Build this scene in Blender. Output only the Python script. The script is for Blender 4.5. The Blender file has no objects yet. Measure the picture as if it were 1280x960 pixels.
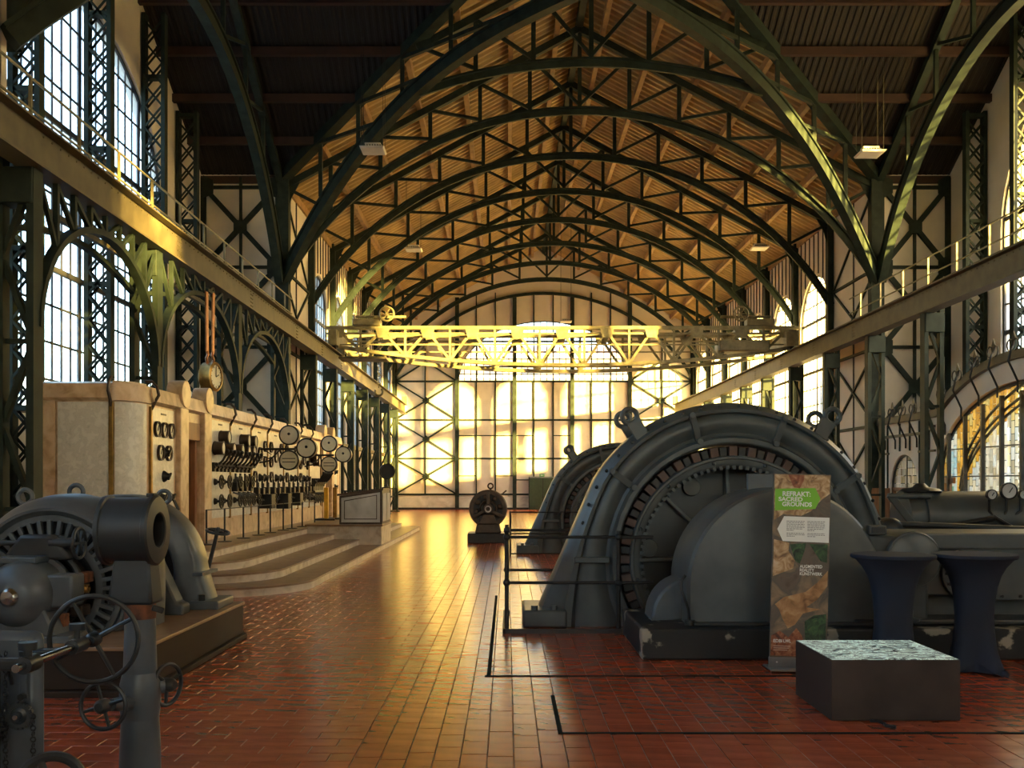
import bpy, math, random
from math import sin, cos, pi, sqrt, radians
from mathutils import Vector as V

random.seed(7)
SC = bpy.context.scene
COL = SC.collection

# ------------------------------------------------------------------ camera
EYE, FPX, VPX, VPY = 1.65, 1220.0, 634.0, 603.0      # eye height; focal length and vanishing point in pixels of 1280x960
cam = bpy.data.cameras.new('camera')
cam.sensor_width = 36
cam.lens = FPX / 1280 * 36
cam.shift_x = (640 - VPX) / 1280
cam.shift_y = (VPY - 480) / 1280
cam.clip_end = 600
camo = bpy.data.objects.new('camera', cam)
COL.objects.link(camo)
camo.location = (0, 0, EYE)
camo.rotation_euler = (pi / 2, 0, 0)
SC.camera = camo

# ------------------------------------------------------------------ sky, sun, exposure
SUN_DIR = V((-1.0, 1.0, -0.105)).normalized()       # low evening sun through the right hand windows
w = bpy.data.worlds.new('evening_sky')
SC.world = w
w.use_nodes = True
nt = w.node_tree
bg = nt.nodes['Background']
sky = nt.nodes.new('ShaderNodeTexSky')
sky.sky_type = 'NISHITA'
sky.sun_disc = False
sky.sun_elevation = radians(6)
sky.sun_rotation = math.atan2(1.0, -1.0)
sky.air_density = 1.0
sky.dust_density = 1.2
sky.ozone_density = 1.5
nt.links.new(sky.outputs[0], bg.inputs[0])
bg.inputs[1].default_value = 1.3
sun = bpy.data.lights.new('sun', 'SUN')
sun.energy = 82
sun.color = (1.0, 0.60, 0.115)
sun.angle = radians(1.4)
suno = bpy.data.objects.new('sun', sun)
COL.objects.link(suno)
suno.rotation_euler = SUN_DIR.to_track_quat('-Z', 'Y').to_euler()
SC.view_settings.view_transform = 'Standard'
SC.view_settings.look = 'None'
SC.view_settings.gamma = 1
SC.view_settings.use_curve_mapping = False
SC.view_settings.exposure = 0.95
SC.cycles.max_bounces = 10
SC.cycles.diffuse_bounces = 6
SC.cycles.glossy_bounces = 3
SC.cycles.transparent_max_bounces = 24
SC.cycles.sample_clamp_indirect = 6
SC.cycles.use_denoising = True

# ------------------------------------------------------------------ helpers
def at(px, py, Y):
    """world point seen at pixel (px,py) at depth Y (used to read measurements off the photograph)"""
    return V(((px - VPX) / FPX * Y, Y, EYE - (py - VPY) / FPX * Y))

class MB:
    def __init__(s):
        s.v = []; s.f = []
    def add(s, vs, fs):
        o = len(s.v)
        s.v += [tuple(p) for p in vs]
        s.f += [tuple(i + o for i in f) for f in fs]
        return s
    def hexa(s, p):   # 8 points: bottom 4 (ccw), top 4
        return s.add(p, [(3, 2, 1, 0), (4, 5, 6, 7), (0, 1, 5, 4), (1, 2, 6, 5), (2, 3, 7, 6), (3, 0, 4, 7)])
    def box(s, x0, x1, y0, y1, z0, z1):
        return s.hexa([(x0, y0, z0), (x1, y0, z0), (x1, y1, z0), (x0, y1, z0), (x0, y0, z1), (x1, y0, z1), (x1, y1, z1), (x0, y1, z1)])
    def bar(s, p, q, w, h=None, up=(0, 0, 1)):
        p, q, u = V(p), V(q), V(up)
        h = h or w
        d = (q - p)
        if d.length < 1e-6: return s
        d.normalize()
        a = d.cross(u)
        if a.length < 1e-3: a = d.cross(V((0, 1, 0)))
        a.normalize()
        b = a.cross(d).normalized()
        a, b = a * w / 2, b * h / 2
        c = [-a - b, a - b, a + b, -a + b]
        return s.hexa([p + k for k in c] + [q + k for k in c])
    def sweep(s, pts, sec, A=None, closed=False):
        """sec: list of (a,b); a along fixed direction A, b along normal = tangent x A"""
        n, m = len(pts), len(sec)
        vs = []
        for i, p in enumerate(pts):
            p = V(p)
            t = V(pts[(i + 1) % n]) - V(pts[i - 1]) if closed else V(pts[min(i + 1, n - 1)]) - V(pts[max(i - 1, 0)])
            t.normalize()
            a = V(A)
            b = a.cross(t).normalized()
            vs += [p + a * q[0] + b * q[1] for q in sec]
        fs = []
        for i in range(n if closed else n - 1):
            j = (i + 1) % n
            for k in range(m):
                l = (k + 1) % m
                fs.append((i * m + k, i * m + l, j * m + l, j * m + k))
        if not closed:
            fs += [tuple(reversed(range(m))), tuple((n - 1) * m + k for k in range(m))]
        return s.add(vs, fs)
    def tube(s, pts, r, seg=8, closed=False):
        pts = [V(p) for p in pts]
        n = len(pts)
        rr = r if isinstance(r, (list, tuple)) else [r] * n
        vs, prev = [], None
        for i, p in enumerate(pts):
            t = pts[(i + 1) % n] - pts[i - 1] if closed else pts[min(i + 1, n - 1)] - pts[max(i - 1, 0)]
            t.normalize()
            a = prev if prev else (V((0, 0, 1)) if abs(t.z) < .9 else V((1, 0, 0)))
            a = (a - t * a.dot(t)).normalized()
            prev = a
            b = t.cross(a)
            vs += [p + (a * cos(2 * pi * k / seg) + b * sin(2 * pi * k / seg)) * rr[i] for k in range(seg)]
        fs = []
        for i in range(n if closed else n - 1):
            j = (i + 1) % n
            for k in range(seg):
                l = (k + 1) % seg
                fs.append((i * seg + k, i * seg + l, j * seg + l, j * seg + k))
        if not closed:
            fs += [tuple(reversed(range(seg))), tuple((n - 1) * seg + k for k in range(seg))]
        return s.add(vs, fs)
    def cyl(s, p, q, r, r2=None, seg=16):
        return s.tube([p, q], [r, r if r2 is None else r2], seg)
    def lathe(s, o, axis, prof, seg=32, a0=0.0, a1=2 * pi, ref=None):
        """prof: list of (radius, distance along axis)"""
        o, ax = V(o), V(axis).normalized()
        u = V(ref) if ref else (V((0, 0, 1)) if abs(ax.z) < .9 else V((1, 0, 0)))
        u = (u - ax * u.dot(ax)).normalized()
        w_ = ax.cross(u)
        full = abs(a1 - a0 - 2 * pi) < 1e-6
        n = seg if full else seg + 1
        m = len(prof)
        vs = []
        for i in range(n):
            a = a0 + (a1 - a0) * i / seg
            d = u * cos(a) + w_ * sin(a)
            vs += [o + d * r + ax * t for r, t in prof]
        fs = []
        for i in range(seg):
            j = (i + 1) % n
            for k in range(m - 1):
                fs.append((i * m + k, j * m + k, j * m + k + 1, i * m + k + 1))
        return s.add(vs, fs)
    def torus(s, o, axis, R, r, seg=28, rs=8, a0=0.0, a1=2 * pi):
        prof = [(R + r * cos(2 * pi * k / rs), r * sin(2 * pi * k / rs)) for k in range(rs + 1)]
        return s.lathe(o, axis, prof, seg, a0, a1)
    def prism(s, poly, vec):
        n = len(poly)
        vec = V(vec)
        vs = [V(p) for p in poly] + [V(p) + vec for p in poly]
        fs = [tuple(reversed(range(n))), tuple(range(n, 2 * n))]
        fs += [(i, (i + 1) % n, n + (i + 1) % n, n + i) for i in range(n)]
        return s.add(vs, fs)
    def sphere(s, c, r, seg=16, rings=8, sz=1.0):
        prof = [(max(1e-4, r * sin(pi * k / rings)), -r * sz * cos(pi * k / rings)) for k in range(rings + 1)]
        return s.lathe(c, (0, 0, 1), prof, seg)
    def build(s, name, m, parent=None, smooth=True, bevel=0, angle=38):
        me = bpy.data.meshes.new(name)
        off = V((0, 0, 0))
        q = parent
        while q:
            off += q.location
            q = q.parent
        me.from_pydata([(p[0] - off.x, p[1] - off.y, p[2] - off.z) for p in s.v], [], s.f)
        me.materials.append(m)
        o = bpy.data.objects.new(name, me)
        COL.objects.link(o)
        if parent: o.parent = parent
        fix_normals(me)
        if smooth:
            me.polygons.foreach_set('use_smooth', [True] * len(me.polygons))
            me.set_sharp_from_angle(angle=radians(angle))
        if bevel:
            b = o.modifiers.new('bevel', 'BEVEL')
            b.width = bevel; b.segments = 2; b.limit_method = 'ANGLE'
        return o

import bmesh
def fix_normals(me):
    bm = bmesh.new(); bm.from_mesh(me)
    bmesh.ops.recalc_face_normals(bm, faces=bm.faces)
    bm.to_mesh(me); bm.free()

def tag(o, label=None, cat=None, group=None, kind=None):
    if label: o['label'] = label
    if cat: o['category'] = cat
    if group: o['group'] = group
    if kind: o['kind'] = kind
    return o

def thing(name, label, cat, loc, group=None):
    o = bpy.data.objects.new(name, None)
    o.empty_display_size = .1
    COL.objects.link(o)
    o.location = loc
    return tag(o, label, cat, group)

def struct(o):
    o['kind'] = 'structure'
    return o

def kids(o):
    return list(o.children)

def copy_tree(o, parent=None):
    c = o.copy(); COL.objects.link(c)
    if parent: c.parent = parent
    for k in kids(o): copy_tree(k, c)
    return c

def put(proto, parent, loc, used=set()):
    """place a part (built around the origin of its parent) at an offset; first call moves the original, later ones copy it"""
    if proto.name in used:
        o = copy_tree(proto, parent)
    else:
        used.add(proto.name); o = proto; o.parent = parent
    o.location = loc
    return o

# ------------------------------------------------------------------ materials
def mat(name, col, rough=.5, metal=0.0, var=.12, scale=6.0, bump=0.0, col2=None, spec=.5, island=0.0, objrand=0.0, stretch=None):
    m = bpy.data.materials.new(name)
    m.use_nodes = True
    n, l = m.node_tree.nodes, m.node_tree.links
    p = n['Principled BSDF']
    p.inputs['Roughness'].default_value = rough
    p.inputs['Metallic'].default_value = metal
    p.inputs['Specular IOR Level'].default_value = spec
    tc = n.new('ShaderNodeTexCoord')
    mp = n.new('ShaderNodeMapping')
    l.new(tc.outputs['Object'], mp.inputs[0])
    if stretch: mp.inputs['Scale'].default_value = stretch
    no = n.new('ShaderNodeTexNoise')
    no.inputs['Scale'].default_value = scale
    no.inputs['Detail'].default_value = 6
    l.new(mp.outputs[0], no.inputs[0])
    cr = n.new('ShaderNodeValToRGB')
    c2 = col2 or tuple(c * (1 - 2 * var) for c in col)
    cr.color_ramp.elements[0].position = .3
    cr.color_ramp.elements[1].position = .7
    cr.color_ramp.elements[0].color = (*c2, 1)
    cr.color_ramp.elements[1].color = (*[min(1, c * (1 + var)) for c in col], 1)
    l.new(no.outputs[0], cr.inputs[0])
    out = cr.outputs[0]
    if island or objrand:
        src = n.new('ShaderNodeNewGeometry').outputs['Random Per Island'] if island else n.new('ShaderNodeObjectInfo').outputs['Random']
        k = island or objrand
        mr = n.new('ShaderNodeMapRange')
        mr.inputs['To Min'].default_value = 1 - k
        mr.inputs['To Max'].default_value = 1 + k
        l.new(src, mr.inputs[0])
        mx = n.new('ShaderNodeMix'); mx.data_type = 'RGBA'; mx.blend_type = 'MULTIPLY'
        mx.inputs[0].default_value = 1
        l.new(out, mx.inputs[6]); l.new(mr.outputs[0], mx.inputs[7])
        out = mx.outputs[2]
    l.new(out, p.inputs['Base Color'])
    rr = n.new('ShaderNodeMapRange')
    rr.inputs['To Min'].default_value = max(.02, rough - .1)
    rr.inputs['To Max'].default_value = min(1, rough + .1)
    l.new(no.outputs[0], rr.inputs[0]); l.new(rr.outputs[0], p.inputs['Roughness'])
    if bump:
        b = n.new('ShaderNodeBump')
        b.inputs['Strength'].default_value = bump
        b.inputs['Distance'].default_value = .02
        l.new(no.outputs[0], b.inputs['Height']); l.new(b.outputs[0], p.inputs['Normal'])
    return m

def ramp_mat(name, stops, scale, rough=.5, detail=8, dist=0.0, emit=0.0, stretch=None, vor=False):
    m = bpy.data.materials.new(name); m.use_nodes = True
    n, l = m.node_tree.nodes, m.node_tree.links
    p = n['Principled BSDF']; p.inputs['Roughness'].default_value = rough
    tc = n.new('ShaderNodeTexCoord'); mp = n.new('ShaderNodeMapping')
    l.new(tc.outputs['Object'], mp.inputs[0])
    if stretch: mp.inputs['Scale'].default_value = stretch
    no = n.new('ShaderNodeTexNoise')
    no.inputs['Scale'].default_value = scale; no.inputs['Detail'].default_value = detail
    no.inputs['Distortion'].default_value = dist
    l.new(mp.outputs[0], no.inputs[0])
    cr = n.new('ShaderNodeValToRGB')
    e = cr.color_ramp.elements
    while len(e) < len(stops): e.new(.5)
    for k, (pos, c) in enumerate(stops):
        e[k].position = pos; e[k].color = (*c, 1)
    l.new(no.outputs[0], cr.inputs[0])
    l.new(cr.outputs[0], p.inputs['Base Color'])
    if emit:
        l.new(cr.outputs[0], p.inputs['Emission Color'])
        p.inputs['Emission Strength'].default_value = emit
    return m

def glass_mat(name, tint, trans_mix, ramp=None):
    """old thin glass: partly clear, partly scattering"""
    m = bpy.data.materials.new(name); m.use_nodes = True
    n, l = m.node_tree.nodes, m.node_tree.links
    n.remove(n['Principled BSDF'])
    out = n['Material Output']
    a = n.new('ShaderNodeBsdfTransparent'); b = n.new('ShaderNodeBsdfTranslucent'); g = n.new('ShaderNodeBsdfGlossy')
    g.inputs['Roughness'].default_value = .08
    m1 = n.new('ShaderNodeMixShader'); m1.inputs[0].default_value = trans_mix
    m2 = n.new('ShaderNodeMixShader'); m2.inputs[0].default_value = .04
    l.new(a.outputs[0], m1.inputs[1]); l.new(b.outputs[0], m1.inputs[2])
    l.new(m1.outputs[0], m2.inputs[1]); l.new(g.outputs[0], m2.inputs[2])
    l.new(m2.outputs[0], out.inputs[0])
    if ramp:
        ge = n.new('ShaderNodeNewGeometry'); cr = n.new('ShaderNodeValToRGB')
        cr.color_ramp.interpolation = 'CONSTANT'
        e = cr.color_ramp.elements
        while len(e) < len(ramp): e.new(.5)
        for k, c in enumerate(ramp):
            e[k].position = k / len(ramp); e[k].color = (*c, 1)
        l.new(ge.outputs['Random Per Island'], cr.inputs[0])
        l.new(cr.outputs[0], a.inputs[0]); l.new(cr.outputs[0], b.inputs[0])
    else:
        a.inputs[0].default_value = (*tint, 1); b.inputs[0].default_value = (*tint, 1)
    return m

M = dict(
    steel=mat('dark_green_steel', (.021, .033, .027), .62, var=.25, scale=4, spec=.22),
    olive=mat('olive_beam_paint', (.12, .10, .06), .55, var=.2, scale=3),
    crane=mat('worn_crane_paint', (.24, .215, .13), .45, var=.2, scale=5),
    muntin=mat('window_bar_paint', (.03, .032, .045), .5),
    plaster=mat('warm_white_plaster', (.72, .66, .58), .8, var=.05, scale=1.2, bump=.05),
    panel=mat('white_wall_panel', (.70, .65, .57), .75, var=.06, scale=1.5, objrand=.05),
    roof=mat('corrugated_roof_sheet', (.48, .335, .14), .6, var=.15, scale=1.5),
    roofdark=mat('shaded_roof_sheet', (.020, .016, .015), .85, var=.2, scale=1.5),  # nave sheet again, with the shade of the unlit transept put into its colour
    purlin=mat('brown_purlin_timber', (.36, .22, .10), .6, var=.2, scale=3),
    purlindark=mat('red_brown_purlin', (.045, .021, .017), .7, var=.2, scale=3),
    mortar=mat('tile_mortar', (.26, .15, .10), .8, var=.2, scale=8),
    tile=mat('red_clay_tile', (.36, .075, .030), .23, var=.12, scale=10, bump=.008, spec=.6, island=.10, stretch=(.35, 1, 1)),
    tile1=mat('red_clay_tile_near', (.36, .075, .030), .23, var=.12, scale=10, bump=.008, spec=.6, objrand=.10, stretch=(.35, 1, 1)),
    joint=mat('dark_joint_steel', (.012, .014, .012), .9, spec=.1),
    marble=ramp_mat('white_veined_marble', [(.3, (.52, .50, .43)), (.42, (.66, .63, .55)), (.5, (.60, .57, .50)), (.56, (.70, .67, .59)), (.75, (.76, .73, .65))], 9, .3, detail=12, dist=.5),
    tan=ramp_mat('tan_marble', [(.3, (.42, .26, .13)), (.5, (.62, .43, .25)), (.7, (.72, .54, .35))], 4, .35, dist=.8),
    step=ramp_mat('pale_step_stone', [(.3, (.42, .32, .22)), (.5, (.60, .50, .38)), (.75, (.70, .60, .48))], 5, .35, dist=.5),
    tread=ramp_mat('brown_tread_stone', [(.3, (.20, .11, .06)), (.7, (.32, .20, .11))], 5, .35, dist=.5),
    skirt=ramp_mat('grey_skirting_marble', [(.3, (.34, .33, .31)), (.5, (.52, .51, .48)), (.7, (.66, .65, .62))], 1.2, .3, dist=1),
    brass=mat('old_brass', (.33, .19, .05), .35, metal=.8, var=.2, scale=8),
    copper=mat('old_copper', (.42, .19, .09), .35, metal=.8, var=.2, scale=8),
    bronze=mat('dark_bronze', (.07, .045, .03), .4, metal=.5, var=.2, scale=8),
    iron=mat('blackened_iron', (.022, .021, .021), .42, metal=.3, var=.25, scale=8),
    wood=mat('brown_door_wood', (.30, .14, .06), .5, var=.2, scale=5, stretch=(4, 4, .4)),
    dial=mat('cream_dial', (.74, .68, .50), .4, var=.05),
    grey=mat('grey_machine_paint', (.078, .088, .087), .38, var=.14, scale=3.5, bump=.04),
    grey2=mat('blue_grey_machine_paint', (.085, .098, .107), .38, var=.16, scale=4, bump=.04),
    dkgrey=mat('dark_machine_paint', (.026, .029, .030), .4, var=.2, scale=4, bump=.04),
    coil=mat('varnished_coil', (.09, .045, .03), .5, var=.4, scale=3),
    coil2=mat('dark_coil', (.03, .03, .028), .5, var=.3, scale=5),
    brown=mat('brown_plinth_paint', (.034, .023, .017), .6, var=.2, scale=3, spec=.3),
    black=ramp_mat('chipped_black_paint', [(.0, (.007, .007, .007)), (.57, (.010, .010, .010)), (.585, (.016, .016, .015)), (.61, (.30, .27, .21)), (.8, (.34, .31, .25))], 2.6, .65, detail=9),
    navy=mat('navy_stretch_cloth', (.013, .019, .036), .85, var=.15, scale=3),
    boxbrown=mat('dark_rusted_plate', (.042, .030, .025), .5, var=.2, scale=4, spec=.3),
    green=mat('dark_green_door', (.035, .06, .03), .5),
    rust=mat('red_rust', (.20, .07, .03), .8, var=.4, scale=14),
    shiny=mat('polished_steel', (.45, .45, .46), .22, metal=1, var=.1),
    white=mat('white_print', (.80, .80, .76), .6, var=.02),
    alu=mat('brushed_aluminium', (.32, .33, .33), .35, metal=.7, var=.1, stretch=(1, 12, 1)),
    yellow=mat('yellow_post', (.75, .42, .02), .45),
    lamp=mat('pale_lamp_housing', (.52, .49, .44), .4, var=.05),
    ground=mat('gravel_yard', (.25, .2, .15), .9),
    glass=glass_mat('old_window_glass', (.80, .87, .95), .35),
    stained=glass_mat('stained_glass', None, .55, ramp=[(.85, .80, .66), (.80, .68, .40), (.9, .88, .78), (.62, .58, .44), (.85, .76, .54), (.75, .78, .72), (.50, .44, .30), (.9, .84, .66)]),
    amber=glass_mat('amber_glass', None, .55, ramp=[(.75, .38, .05), (.85, .5, .1), (.6, .3, .05), (.8, .6, .2)]),
    paleglass=glass_mat('pale_blue_glass', None, .55, ramp=[(.7, .8, .75), (.45, .7, .75), (.85, .85, .7), (.3, .55, .35)]),
)

# ------------------------------------------------------------------ the hall: measures
XL, XR = -6.95, 11.4
XC = (XL + XR) / 2
HW = (XR - XL) / 2
YN, YM, YC, YG, YB = 13.4, 21.7, 30.0, 59.5, -24.0     # crossing near edge, centre, far edge; far gable; wall behind the camera
BAY = 4.15
ZE, ZA, ZT = 11.0, 15.9, 11.11                                     # eaves and ridge
TL, TR = -9.4, 13.6                                     # transept back walls

def roof_z(x): return ZE + (ZA - ZE) * (1 - abs(x - XC) / HW)
def troof_z(y): return ZE + (ZA - ZE) * (1 - abs(y - YM) / (YC - YM))

def PL(u, z, d=0): return (XL - d, u, z)
def PR(u, z, d=0): return (XR + d, u, z)
def PG(u, z, d=0): return (u, YG + d, z)
def PB(u, z, d=0): return (u, YB - d, z)
def PTL(u, z, d=0): return (TL - d, u, z)
def PTR(u, z, d=0): return (TR + d, u, z)

def slab(mb, P, u0, u1, zb, zt, t=.35, n=1):
    fb = zb if callable(zb) else (lambda u: zb)
    ft = zt if callable(zt) else (lambda u: zt)
    for i in range(n):
        a, b = u0 + (u1 - u0) * i / n, u0 + (u1 - u0) * (i + 1) / n
        mb.hexa([P(a, fb(a), 0), P(b, fb(b), 0), P(b, fb(b), t), P(a, fb(a), t), P(a, ft(a), 0), P(b, ft(b), 0), P(b, ft(b), t), P(a, ft(a), t)])

def arch(u, W):
    uc, hw, zb, zs, rise = W
    k = 1 - ((u - uc) / hw) ** 2
    return zs + rise * sqrt(max(0, k))

def slab_win(mb, P, u0, u1, z0, zt, W, t=.35, n=24):
    uc, hw, zb, zs, rise = W
    slab(mb, P, u0, uc - hw, z0, zt, t); slab(mb, P, uc + hw, u1, z0, zt, t)
    if zb > z0 + .01: slab(mb, P, uc - hw, uc + hw, z0, zb, t)
    for i in range(n):
        a = uc - hw * cos(pi * i / n); b = uc - hw * cos(pi * (i + 1) / n)
        slab(mb, P, a, b, lambda u: arch(u, W), zt, t)

def dbar(mb, P, u0, z0, u1, z1, w, dep, d):
    """flat bar on a wall plane from (u0,z0) to (u1,z1)"""
    p, q, n = V(P(u0, z0, d)), V(P(u1, z1, d)), V(P(0, 0, 1)) - V(P(0, 0, 0))
    return mb.bar(p, q, w, dep, up=n)

def window_frame(mb, P, W, cols, rows, bw=.03, d=.12, heavy=(), hz=(), hw_=.09, frame=.10):
    uc, hw, zb, zs, rise = W
    us = [uc - hw + 2 * hw * i / cols for i in range(cols + 1)]
    for i, u in enumerate(us[1:-1], 1):
        dbar(mb, P, u, zb, u, arch(u, W), hw_ if i in heavy else bw, .06 if i in heavy else .04, d)
    for z in rows:
        k = 1 - ((max(z, zs) - zs) / rise) ** 2
        if k <= 0.01: continue
        e = hw * sqrt(k) if z > zs else hw
        hv = any(abs(z - q) < .01 for q in hz)
        dbar(mb, P, uc - e, z, uc + e, z, hw_ if hv else bw, .07 if hv else .035, d)
    pts = [(uc - hw, zb)] + [(uc - hw * cos(pi * i / 28), zs + rise * sin(pi * i / 28)) for i in range(29)] + [(uc + hw, zb)]
    for a, b in zip(pts, pts[1:]):
        if abs(a[0] - b[0]) + abs(a[1] - b[1]) > .01: dbar(mb, P, *a, *b, frame, .1, d)
    dbar(mb, P, uc - hw, zb, uc + hw, zb, frame, .1, d)

def pane_polys(P, W, cols, rows, d=.12, g=.012):
    uc, hw, zb, zs, rise = W
    out = []
    rows = [zb] + [r for r in rows if zb < r < zs + rise] + [zs + rise]
    for i in range(cols):
        a, b = uc - hw + 2 * hw * i / cols + g, uc - hw + 2 * hw * (i + 1) / cols - g
        for z0, z1 in zip(rows, rows[1:]):
            z0, z1 = z0 + g, z1 - g
            us = [a + (b - a) * k / 4 for k in range(5)]
            top = [(u, min(z1, arch(u, W))) for u in us]
            top = [q for q in top if q[1] > z0 + .02]
            if len(top) < 2: continue
            if all(abs(q[1] - z1) < 1e-6 for q in top): top = [top[0], top[-1]]
            poly = [(top[0][0], z0), (top[-1][0], z0)] + top[::-1]
            out.append([P(u, z, d) for u, z in poly])
    return out

def panes_joined(polys, m, parent, name='pane'):
    mb = MB()
    for p in polys: mb.add(p, [tuple(range(len(p)))])
    o = mb.build(name, m, parent, smooth=False)
    o['kind'] = 'stuff'
    return o

NWIN = [0]
def new_window(mb, m=None):
    NWIN[0] += 1
    return struct(mb.build('window_%d' % NWIN[0], m or M['muntin'], smooth=False))

# ------------------------------------------------------------------ nave walls with one arched window per bay
def frange(a, b, s):
    r = []
    while a < b - 1e-6: r.append(a); a += s
    return r

NZ = (3.3, 7.55, 1.75)                       # sill, spring, rise of the nave windows
def nave_win(yc): return (yc, 1.72, *NZ)
far_c = [YC + BAY * (k + .5) for k in range(1, 7)]
near_c = dict(left=[YN - BAY * (k + .5) for k in range(1, 6)], right=[-1.0])
rows_n = frange(3.3 + .62, 9.3, .62)
for side, P, X in (('left', PL, XL), ('right', PR, XR)):
    mb = MB()
    slab(mb, P, YC, YC + BAY, 0, ZT)
    for c in far_c: slab_win(mb, P, c - BAY / 2, c + BAY / 2, 0, ZT, nave_win(c))
    slab(mb, P, far_c[-1] + BAY / 2, YG + .35, 0, ZT)
    slab(mb, P, YN - BAY, YN + .15, 0, ZT)
    nc = near_c[side]
    slab(mb, P, nc[0] + BAY / 2, YN - BAY + .01, 0, ZT)
    for c in nc: slab_win(mb, P, c - BAY / 2, c + BAY / 2, 0, ZT, nave_win(c))
    slab(mb, P, YB - .35, nc[-1] - BAY / 2, 0, ZT)
    wall = struct(mb.build('wall_' + side, M['plaster'], smooth=False))
    # iron posts, battens, sill beams and bracing on the far nave wall
    s = 1 if side == 'left' else -1
    ys = [YC + BAY * k for k in range(1, 8)]
    for y in ys:
        MB().box(X - .02 * s, X + .16 * s, y - .07, y + .07, .0, ZE).build('post', M['steel'], wall, smooth=False)
    bt = MB()
    for k in range(0, 7):
        for j in range(1, 8):
            u = YC + BAY * k + BAY * j / 8
            zb = ZE - 2.2 if k else 0
            if k: zb = max(arch(u, nave_win(far_c[k - 1])) + .08, NZ[1]) if abs(u - far_c[k - 1]) < 1.72 else 3.3
            if k or j == 4: dbar(bt, P, u, zb, u, ZE, .035, .04, -.02)
        if k:
            for j in range(1, 4): dbar(bt, P, YC + BAY * k + BAY * j / 4, .9, YC + BAY * k + BAY * j / 4, 3.2, .035, .04, -.02)
    o = bt.build('batten', M['muntin'], wall, smooth=False); o['kind'] = 'stuff'
    for k in range(1, 7):
        mb = MB(); dbar(mb, P, YC + BAY * k, 3.2, YC + BAY * (k + 1), 3.2, .16, .14, -.06); mb.build('sill_beam', M['olive'], wall, smooth=False)
        mb = MB(); dbar(mb, P, YC + BAY * k, .8, YC + BAY * (k + 1), .8, .10, .08, -.03); mb.build('dado_beam', M['steel'], wall, smooth=False)
    for z0, z1 in ((.9, 3.4), (3.4, 5.8), (5.8, 8.25), (8.25, 10.9)):
        for a, b in ((z0, z1), (z1, z0)):
            mb = MB(); dbar(mb, P, YC + .1, a, YC + BAY - .1, b, .07, .05, -.04); mb.build('cross_brace', M['steel'], wall, smooth=False)
        mb = MB(); dbar(mb, P, YC + .1, z1, YC + BAY - .1, z1, .09, .06, -.04); mb.build('wall_beam', M['steel'], wall, smooth=False)
    # windows
    proto = None
    W = nave_win(0)
    for c in far_c + nc:
        if proto is None:
            mb = MB(); window_frame(mb, P, W, 8, rows_n, bw=.042, heavy=(4,), hz=(rows_n[3], rows_n[6]), hw_=.1)
            proto = new_window(mb); proto.location = (0, c, 0)
            panes_joined(pane_polys(P, W, 8, rows_n), M['glass'], None).parent = proto
        else:
            NWIN[0] += 1
            q = copy_tree(proto); q.name = 'window_%d' % NWIN[0]; q.location = (0, c, 0)

# ------------------------------------------------------------------ far gable wall
WG = (XC, 5.22, 7.8, 7.82, 3.68)
mb = MB()
slab_win(mb, PG, XL, XR, 0, lambda u: roof_z(u) + .12, WG)
gw = struct(mb.build('wall_back', M['plaster'], smooth=False))
rows_g = frange(7.8 + .46, 11.5, .46)
mb = MB(); window_frame(mb, PG, WG, 27, rows_g, bw=.045, heavy=(), hz=(rows_g[1],), frame=.12)
wg = new_window(mb)
panes_joined(pane_polys(PG, WG, 27, rows_g), M['glass'], wg)
gx = [XL + .12, -3.05, .45, 3.96, 7.47, XR - .12]        # heavy posts
gz = [.92, 3.1, 5.45, 7.8]
def gbar(name, u0, z0, u1, z1, w_, d=-.06, dep=.12):
    mb = MB(); dbar(mb, PG, u0, z0, u1, z1, w_, dep, d); return mb.build(name, M['steel'], gw, smooth=False)
for x in gx: gbar('post', x, .1, x, roof_z(x) - .3 if abs(x - XC) > 5.3 else (12.9), .24, -.1, .2)
for z in gz: gbar('wall_beam', XL, z, XR, z, .11)
thin = [-5.0, -1.88, -.72, 1.62, 2.8, 5.13, 6.3, 9.44]
for x in thin: gbar('mullion', x, .92, x, 10.5 if abs(x - XC) > 5.3 else 13.2, .07)
for x0, x1 in ((gx[0], gx[1]), (gx[4], gx[5])):
    xm = (x0 + x1) / 2
    for z0, z1 in ((.92, 3.1), (3.1, 5.45), (5.45, 7.8)):
        zm = (z0 + z1) / 2
        for a, b, c, d in ((x0, z0, x1, z1), (x0, z1, x1, z0)): gbar('cross_brace', a, b, c, d, .09, -.1)
        mb = MB(); mb.prism([PG(xm + .24 * sx, zm + .24 * sz, -.12) for sx, sz in ((-1, 0), (0, -1), (1, 0), (0, 1))], (0, -.03, 0)); mb.build('gusset', M['steel'], gw, smooth=False)
    gbar('cross_brace', x0, 7.8, xm, 9.0, .09, -.1); gbar('cross_brace', x1, 7.8, xm, 9.0, .09, -.1)
for u0, u1, z in ((-3.05, 1.62, 4.5), (-3.05, -1.88, 2.05), (-.72, .45, 2.05), (.45, 1.62, 1.8), (2.8, 3.96, 4.5)): gbar('wall_beam', u0, z, u1, z, .06)
# plaster panels between the bars, each a little proud of the wall
xs = sorted(gx + thin)
for x0, x1 in zip(xs, xs[1:]):
    for z0, z1 in zip(gz, gz[1:]):
        mb = MB(); mb.box(x0 + .05, x1 - .05, YG - .03, YG + .01, z0 + .05, z1 - .05); mb.build('panel', M['panel'], gw, smooth=False)
for x0, x1 in ((XL + .1, -3.05), (-3.05, .45), (.45, 3.96), (3.96, 7.47), (7.47, XR - .1)):
    mb = MB(); mb.box(x0 + .01, x1 - .01, YG - .10, YG, .12, .78); struct(mb.build('skirting_slab', M['skirt'], gw, smooth=False))
mb = MB(); mb.box(XL, XR, YG - .12, YG, 0, .12); struct(mb.build('baseboard_back', M['iron'], smooth=False))
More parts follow.
